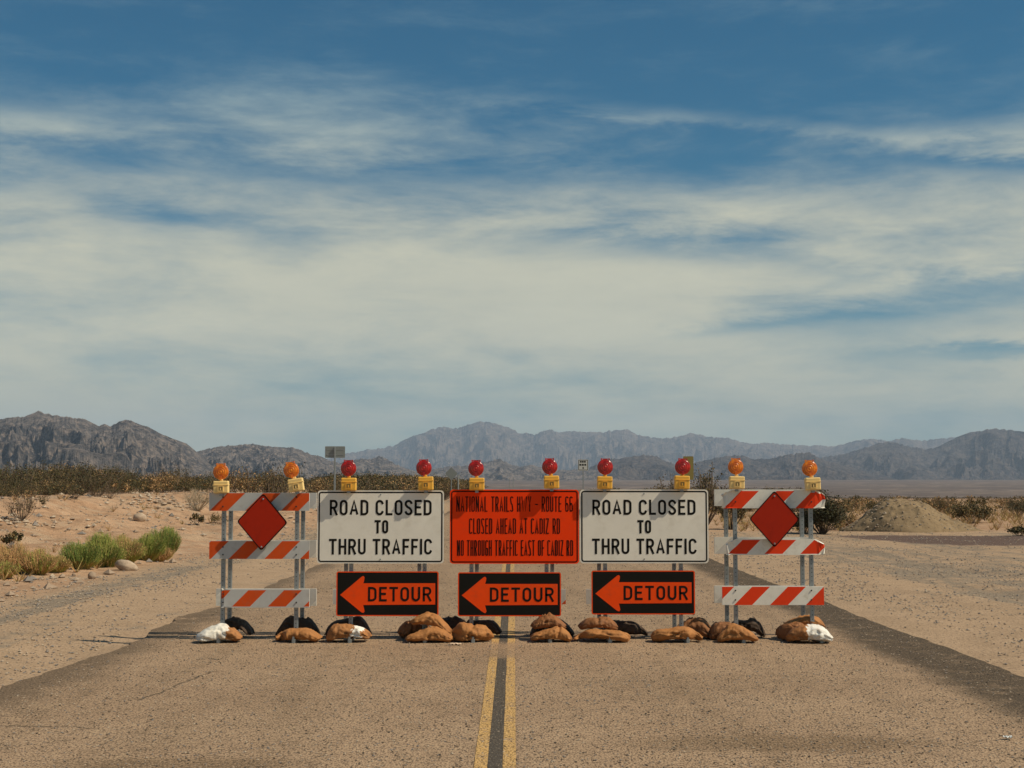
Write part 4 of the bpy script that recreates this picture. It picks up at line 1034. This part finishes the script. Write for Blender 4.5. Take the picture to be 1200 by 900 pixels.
def one_mesh(parts, name, stem_m, leaf_ms, seed):
    (SV, SF), (LV, LF) = parts; r_ = np.random.RandomState(seed)
    idx = np.concatenate([np.zeros(len(SF), int), r_.choice(len(leaf_ms), len(LF), p=[.55, .3, .15][:len(leaf_ms)] if len(leaf_ms) == 3 else None)+1])
    return mesh_np(name, np.vstack([SV, LV]), np.vstack([SF, LF+len(SV)]), [stem_m]+leaf_ms, idx)
LEAF = ['creosote_leaf', 'creosote_dark', 'creosote_dry']
NPROTO = 8
DRY = ['creosote_dry', 'straw', 'creosote_leaf']
LSETS = [LEAF, LEAF, DRY, ['creosote_dark', 'creosote_leaf', 'creosote_dark'], LEAF, DRY, ['creosote_leaf', 'creosote_dry', 'creosote_dark'], LEAF]
proto = [one_mesh(creosote_parts(100+k, 1.0, 1.35+.15*(k % 3), 14, 1300, .036, clump=.10), 'creosote_bush', 'twig', LSETS[k], k) for k in range(NPROTO)]

def plant(u, v, hpx, wpx, label, name='creosote_bush', cat='bush', seed=0, nst=22, nlf=1800, lsz=.04, leafs=LEAF, stem='twig', group=None, clump=.13):
    g = hit(u, v); s_ = F/g.y; h, wd = hpx/s_, wpx/s_
    (SV, SF), (LV, LF) = creosote_parts(seed+500, h, wd, nst, nlf, lsz, clump=clump)
    root = bpy.data.objects.new(name, None); COL.objects.link(root); root.location = g; root.empty_display_size = .2
    tag(root, label, cat, group)
    link('stems', mesh_np('stems', SV, SF, [stem]), root)
    if nlf:
        r_ = np.random.RandomState(seed)
        link('foliage', mesh_np('foliage', LV, LF, leafs, r_.randint(0, len(leafs), len(LF))), root)
    return root
def tuft(u, v, hpx, wpx, label, seed, mats, n=1400, name='broom_bush', cat='bush', bw=.006, lean=.55, group=None, top=1.0):
    """a dense clump of fine upright stalks"""
    g = hit(u, v); s_ = F/g.y; h, wd = hpx/s_, wpx*1.22/s_; n = int(n*1.9); r_ = np.random.RandomState(seed)
    nc = 15; ca = r_.rand(nc)*6.283; cr_ = np.sqrt(r_.rand(nc))*wd*.33; cen = np.stack([np.cos(ca)*cr_, np.sin(ca)*cr_*.7], 1)
    ch = h*(.50+.50*r_.rand(nc)); ch[0] = h; cen[0] *= .3
    i = r_.randint(0, nc, n)
    a = r_.rand(n)*6.283; q = r_.rand(n)**.7
    base = np.stack([cen[i, 0]*.45+r_.randn(n)*.03*wd, cen[i, 1]*.45+r_.randn(n)*.03*wd, np.full(n, -.02)], 1)
    rad = wd*.31
    tip = np.stack([cen[i, 0]+np.cos(a)*q*rad*lean*1.6, cen[i, 1]+np.sin(a)*q*rad*lean*1.6, ch[i]*np.sqrt(1-.55*q**2)*(.6+.4*r_.rand(n)**.5)], 1)
    md = base*.42+tip*.58+np.stack([np.cos(a)*q*rad*.25, np.sin(a)*q*rad*.25, np.zeros(n)], 1)
    A = np.vstack([base, md]); Bt = np.vstack([md, tip]); SV, SF = sticks(A, Bt, np.r_[np.full(n, bw), np.full(n, bw*.8)], np.r_[np.full(n, bw*.8), np.full(n, bw*.25)])
    # small side blades
    m_ = int(n*1.5); j = r_.randint(0, n, m_); f = .35+.65*r_.rand(m_, 1); c = md[j]*(1-f)+tip[j]*f+r_.randn(m_, 3)*.012
    LV, LF = leaves(c, np.full(m_, .022), r_, 2.2)
    root = bpy.data.objects.new(name, None); COL.objects.link(root); root.location = g; root.empty_display_size = .2
    tag(root, label, cat, group)
    w8 = np.array([1.0/(k+1) for k in range(len(mats))]); w8 /= w8.sum()
    ms = r_.choice(len(mats), n, p=w8)
    # lower half straw-coloured stalks, upper half green
    st_i = np.r_[np.repeat(np.where(r_.rand(n) < .5, len(mats)-1, ms), 3), np.repeat(ms, 3)]
    link('stems', mesh_np('stems', SV, SF, mats, st_i), root)
    link('foliage', mesh_np('foliage', LV, LF, mats, ms[j]), root)
    return root
GR = ['green_stalk', 'deep_green_stalk', 'olive_stalk']
DG = ['deep_green_stalk', 'green_stalk', 'olive_stalk']
gb = 'green bushes at the foot of the sandy bank'
tuft(94, 666, 33, 38, 'low green bush at the left end of the green clump', 1, DG, 1500, group=gb)
tuft(121, 665, 44, 40, 'tall yellow green bush in the left half of the green clump', 2, GR, 1900, group=gb)
tuft(146, 660, 36, 40, 'thin olive and straw bush in the middle of the green clump', 3, ['olive_stalk', 'straw', 'green_stalk'], 1500, group=gb)
tuft(171, 657, 34, 36, 'green bush just left of the roundest one', 4, GR, 1500, group=gb)
tuft(193, 653, 37, 34, 'round bright green bush at the right end of the green clump', 5, DG, 1900, group=gb)
tuft(186, 658, 20, 30, 'low straw coloured bush in front of the round green one', 6, ['straw', 'olive_stalk'], 700, group=gb)
dg = 'dry tufts at the left edge of the picture'
tuft(16, 672, 36, 46, 'rust coloured dry bush at the left edge of the picture', 7, ['straw', 'olive_stalk', 'straw'], 1300, 'dry_bush', group=dg)
tuft(44, 673, 32, 44, 'dry straw bush with green base beside the rust coloured one', 8, ['straw', 'green_stalk', 'olive_stalk'], 1300, 'dry_bush', group=dg)
tuft(66, 671, 22, 30, 'low dry tuft between the straw bush and the green clump', 9, ['olive_stalk', 'straw', 'green_stalk'], 800, 'dry_bush', group=dg)
tuft(5, 676, 20, 30, 'greenish tuft in the lower left corner of the bank', 10, ['olive_stalk', 'green_stalk', 'straw'], 700, 'dry_bush', group=dg)
plant(14, 643, 20, 22, 'small dark leafy shrub above the dry bushes at the left edge', seed=1, nst=10, nlf=320, lsz=.07)
plant(25, 610, 30, 34, 'bare twiggy shrub low on the bank near the left edge', 'twiggy_shrub', seed=2, nst=34, nlf=160, lsz=.05, stem='twig')
plant(88, 584, 15, 26, 'dark twiggy shrub on the crest of the bank above the dry grass', 'twiggy_shrub', seed=3, nst=26, nlf=260, lsz=.06)
plant(129, 584, 17, 26, 'bare grey shrub on the crest above the green clump', 'twiggy_shrub', seed=4, nst=30, nlf=120, lsz=.05)
plant(231, 599, 27, 38, 'pale bare shrub standing just left of the leftmost barricade', 'twiggy_shrub', seed=5, nst=44, nlf=120, lsz=.05, stem='pale_twig')
plant(229, 616, 15, 16, 'small dark green shrub under the pale bare one', seed=6, nst=9, nlf=360, lsz=.06)
plant(254, 614, 12, 24, 'low olive shrub behind the left end of the leftmost barricade', seed=7, nst=16, nlf=420, lsz=.05, leafs=['creosote_dry', 'creosote_leaf'])
plant(963, 626, 44, 46, 'big dark bush behind the right end of the rightmost barricade', seed=8, nst=40, nlf=5200, lsz=.065, leafs=['creosote_dark', 'creosote_leaf', 'creosote_dark'], clump=.2)
plant(943, 625, 26, 30, 'smaller dark bush to the left of the big one behind the rightmost barricade', seed=9, nst=24, nlf=2000, lsz=.065, leafs=['creosote_dark', 'creosote_leaf'], clump=.2)
plant(1140, 613, 26, 40, 'dark bush to the right of the dirt mound', seed=10, nst=30, nlf=2200, lsz=.08, leafs=['creosote_dark', 'creosote_leaf', 'creosote_dry'], clump=.18)
plant(1194, 628, 12, 26, 'small dark bush at the right edge of the picture by the gravel', seed=11, nst=20, nlf=900, lsz=.06, leafs=['creosote_dark', 'creosote_leaf', 'creosote_dry'])
plant(1087, 624, 6, 9, 'tiny green shrub at the foot of the dirt mound', seed=12, nst=8, nlf=200, lsz=.06)
def bush_at(u, v_top, Y, wpx, label, seed, nlf=1500, lsz=.07, **k):
    x = P(u, v_top, Y).x; z = hz(x, Y); s_ = F/Y; h = P(u, v_top, Y).z-z
    (SV, SF), (LV, LF) = creosote_parts(seed+700, h, wpx/s_, 26, nlf, lsz, clump=.11)
    root = bpy.data.objects.new('creosote_bush', None); COL.objects.link(root); root.location = (x, Y, z); root.empty_display_size = .2
    tag(root, label, 'bush')
    link('stems', mesh_np('stems', SV, SF, ['twig']), root)
    link('foliage', mesh_np('foliage', LV, LF, LEAF, np.random.RandomState(seed).randint(0, 3, len(LF))), root)
bush_at(785, 557, 70, 40, 'airy creosote bush rising left of the last red light', 1)
bush_at(823, 547, 62, 52, 'tall airy creosote bush to the right of the last red light', 2, 2200)
bush_at(856, 572, 60, 30, 'dark bush seen through the left posts of the rightmost barricade', 3)
bush_at(322, 549, 75, 30, 'upright creosote bush showing between the two amber lights of the leftmost barricade', 4)

# brush: the largest as things of their own, the rest joined
def vn(X, Y): return float(vnoise(np.array([X*.13]), np.array([Y*.09]))[0])
rb = np.random.RandomState(11); cand = []
def cands(n, ulo, uhi, y0, y1, hlo, hhi, cond=None, vt=None):
    for _ in range(n):
        u = rb.uniform(ulo, uhi); Y = y0*(y1/y0)**rb.rand(); X = (u-602)/F*Y+CAMP.x
        if cond is None or cond(X, Y, u):
            h = rb.uniform(hlo, hhi)
            if vt: h = min(hhi*1.6, max(hlo*.6, CAMP.z+(HOR-(rb.uniform(*vt)+3.5*float(fbm(np.array([u*.05]), np.array([Y*.02]), 3)[0])))*Y/F-hz(X, Y)))
            cand.append((X, Y, h, u))
# left plateau: only beyond the crest
cands(2400, -60, 575, 52, 380, .7, 1.9, lambda X, Y, u: (-X > 17.5+1.2*math.sin(Y*.21) or Y > 170) and X < -7.0 and not (Y < 62 and X > -19) and (vn(X, Y) > .42 or Y > 170), vt=(556.5, 571))
cands(50, -60, 250, 40, 60, .4, .8, lambda X, Y, u: -X > 16.0)
cands(34, -40, 120, 62, 90, 1.5, 2.6, lambda X, Y, u: -X > 18.5, vt=(541, 552))
cands(14, 120, 420, 80, 120, 1.5, 2.6, lambda X, Y, u: -X > 14, vt=(544, 552))
cands(700, 380, 592, 90, 400, .9, 1.9, lambda X, Y, u: X < -8.5, vt=(554, 568))
cands(600, 612, 960, 90, 300, .7, 1.5, lambda X, Y, u: X > 9.0, vt=(571, 580))
cands(50, 612, 720, 95, 150, 1.2, 1.7, lambda X, Y, u: 8.5 < X < 20, vt=(566, 576))
cands(2600, 820, 1290, 60, 260, .35, 1.0, lambda X, Y, u: X > 8 and not (994 < u < 1152 and Y < 63) and (vn(X, Y) > .56 or Y > 135), vt=(580, 614))
cand = [c_ for c_ in cand if c_[0] > 0 or -c_[0] > 8]
XY = np.array(cand); Hh = height(XY[:, 0], XY[:, 1])
order = np.argsort(-(XY[:, 2]/XY[:, 1]))
for k, i in enumerate(order[:300]):
    X, Y, h, u = XY[i]; left = X < 0
    o = link('creosote_bush', proto[k % NPROTO], None, (X, Y, Hh[i]-.02), (0, 0, rb.rand()*6.28)); o.scale = (h*rb.uniform(.85, 1.2), h*rb.uniform(.85, 1.2), h)
    if left: tag(o, 'olive creosote bush in the dense brush behind the sandy bank on the left', 'bush', 'creosote bushes behind the left bank')
    else: tag(o, 'olive creosote bush in the scrub beyond the right side of the road', 'bush', 'creosote bushes right of the road')
# the rest
low = [one_mesh(creosote_parts(200+k, 1.0, 1.45, 5, 230, .085, clump=.11), 'b', 'twig', LEAF, k) for k in range(5)]
lv = []
for m_ in low:
    n = len(m_.vertices); a = np.empty(n*3); m_.vertices.foreach_get('co', a); f = np.array([list(p.vertices) for p in m_.polygons]); mi = np.array([p.material_index for p in m_.polygons]); lv.append((a.reshape(-1, 3), f, mi))
for side, nm, lab in ((-1, 'distant_brush', 'continuous olive brush further back on the left'), (1, 'distant_brush', 'continuous olive scrub further back on the right')):
    Vs, Fs, Ms, off = [], [], [], 0
    for i in order[300:]:
        X, Y, h, u = XY[i]
        if (X < 0) != (side < 0): continue
        a, f, mi = lv[int(rb.randint(5))]; mi = np.where(mi > 0, (mi+(2 if (X > 0 and Y < 120 and rb.rand() < .45) or rb.rand() < .06 else 0)), 0); th = rb.rand()*6.28; c_, s_ = math.cos(th), math.sin(th)
        v = np.stack([(a[:, 0]*c_-a[:, 1]*s_)*h, (a[:, 0]*s_+a[:, 1]*c_)*h, a[:, 2]*h], 1)+np.array([X, Y, Hh[i]-.02])
        Vs.append(v); Fs.append(f+off); Ms.append(mi); off += len(v)
    tag(link(nm, mesh_np(nm, np.vstack(Vs), np.vstack(Fs), ['twig']+LEAF+['straw', 'creosote_dry'], np.concatenate(Ms))), lab, 'brush', kind='stuff')
for m_ in low: bpy.data.meshes.remove(m_)
# dry grass tufts on the bank and in the scrub
xs, ys = [], []
x1, y1 = sprinkle(900, 26, 110, .40, lambda x, y: (x < -9.0)); k = fbm(x1*.3, y1*.3, 3) > .05; xs.append(x1[k]); ys.append(y1[k])
x1, y1 = sprinkle(3600, 58, 150, .40, lambda x, y: (x > 9)); xs.append(x1); ys.append(y1)
gx_, gy_ = np.concatenate(xs), np.concatenate(ys); n = len(gx_); kk = 14
bx = np.repeat(gx_, kk); by = np.repeat(gy_, kk); bz = np.repeat(height(gx_, gy_), kk); a = rs.rand(n*kk)*6.283; sc_ = np.repeat(.10+.24*rs.rand(n)+.10*(gx_ > 0), kk)
A = np.stack([bx, by, bz-.01], 1); Bt = A+np.stack([np.cos(a)*sc_*.7, np.sin(a)*sc_*.7, sc_*(.5+.7*rs.rand(n*kk))], 1)
SV, SF = sticks(A, Bt, np.full(n*kk, .008), np.full(n*kk, .003))
tag(link('dry_grass', mesh_np('dry_grass', SV, SF, ['straw', 'olive_stalk', 'creosote_dry'], np.repeat(rs.randint(0, 3, n*kk), 3))), 'thin dry grass tufts scattered on the bank and scrub', 'grass', kind='stuff')

# ---------------------------------------------------------------- far signs
def road_sign(u, v0, v1, wpx, Y, panel_m, label, shape='rect', text=False, posts=1, back=False):
    c = P(u, (v0+v1)/2, Y); s_ = F/Y; g = hz(c.x, Y)
    root = bpy.data.objects.new('road_sign', None); COL.objects.link(root); root.location = (c.x, Y, g); root.empty_display_size = .2
    tag(root, label, 'road sign')
    h, w_ = (v1-v0)/s_, wpx/s_; zc = c.z-g
    if shape == 'diamond':
        sd_ = w_/1.414; panel('panel', sd_, sd_, .04, [panel_m], root, (0, -.04, zc), .006, (0, R(45), 0))
    else: pn = panel('panel', w_, h, .03, [panel_m], root, (0, -.04 if not back else .04, zc), .006)
    bm = bmesh.new(); add_box(bm, -.035, .035, -.03, .03, -.3, zc+h/2-.02, 0, .005); bm_obj('post', bm, ['galvanised'], root)
    if back:
        bm = bmesh.new(); add_box(bm, -w_*.42, w_*.42, .0325, .0385, zc+h*.2, zc+h*.27); add_box(bm, -w_*.42, w_*.42, .0325, .0385, zc-h*.27, zc-h*.2); bm_obj('brace', bm, ['galvanised'], root)
    if text:
        ring('border', w_-.06, h-.06, .02, .03, -.0015, 'print_black', pn)
        for k, (wk, hk) in enumerate(((.6, .15), (.72, .15), (.3, .16))):
            z = h*(.30-.28*k)
            for q in range(3 if k < 2 else 1):
                bm = bmesh.new(); x0 = -w_*wk/2+w_*wk*q/3 if k < 2 else -w_*.06
                add_box(bm, x0, x0+w_*(wk/3*.75 if k < 2 else .12), -.004, -.0012, z-h*hk/2, z+h*hk/2); bm_obj('print_line', bm, ['print_black'], pn)
    return root
road_sign(392.5, 523, 536.5, 23.5, 62, 'sign_back', 'rectangular road sign seen from behind, above the left ROAD CLOSED sign', back=True)
road_sign(683.3, 538.5, 551.5, 12, 95, 'far_sign_white', 'small white sign with black print, far off right of the orange sign', text=True)
road_sign(529, 548, 562, 15, 120, 'sign_back', 'small grey diamond sign far off, left of the middle barricade lights', 'diamond')
road_sign(806.5, 534.8, 562, 12, 45, 'olive_panel', 'narrow olive yellow marker panel standing behind the last red light')
for (u, v, Y, lab) in ((597, 560, 480, 'left of two thin far poles beside the road at the horizon'), (537, 557, 140, 'thin pole beside the small grey diamond sign'), (601.5, 559, 480, 'right of two thin far poles beside the road at the horizon')):
    c = P(u, v, Y); g = hz(c.x, Y); bm = bmesh.new(); bmesh.ops.create_cone(bm, cap_ends=True, segments=8, radius1=.09, radius2=.07, depth=c.z-g+.3, matrix=Matrix.Translation((0, 0, (c.z-g)/2-.15)))
    o = bm_obj('utility_pole', bm, ['sign_back'], None, (c.x, Y, g)); tag(o, lab, 'pole')

# ---------------------------------------------------------------- haze
bm = bmesh.new(); add_box(bm, -22000, 22000, -3500, 42000, -75, 1900)
m = bpy.data.materials.new('air'); m.use_nodes = True; t = NT(m.node_tree)
vol = t.node('ShaderNodeVolumePrincipled', {'Color': C(.60, .77, 1.0), 'Density': 2.7e-5, 'Anisotropy': 0.0})
t.node('ShaderNodeOutputMaterial', {'Volume': vol.outputs[0]})
MATS['air'] = m
tag(bm_obj('haze', bm, ['air']), 'thin blue desert haze', 'haze', kind='stuff')
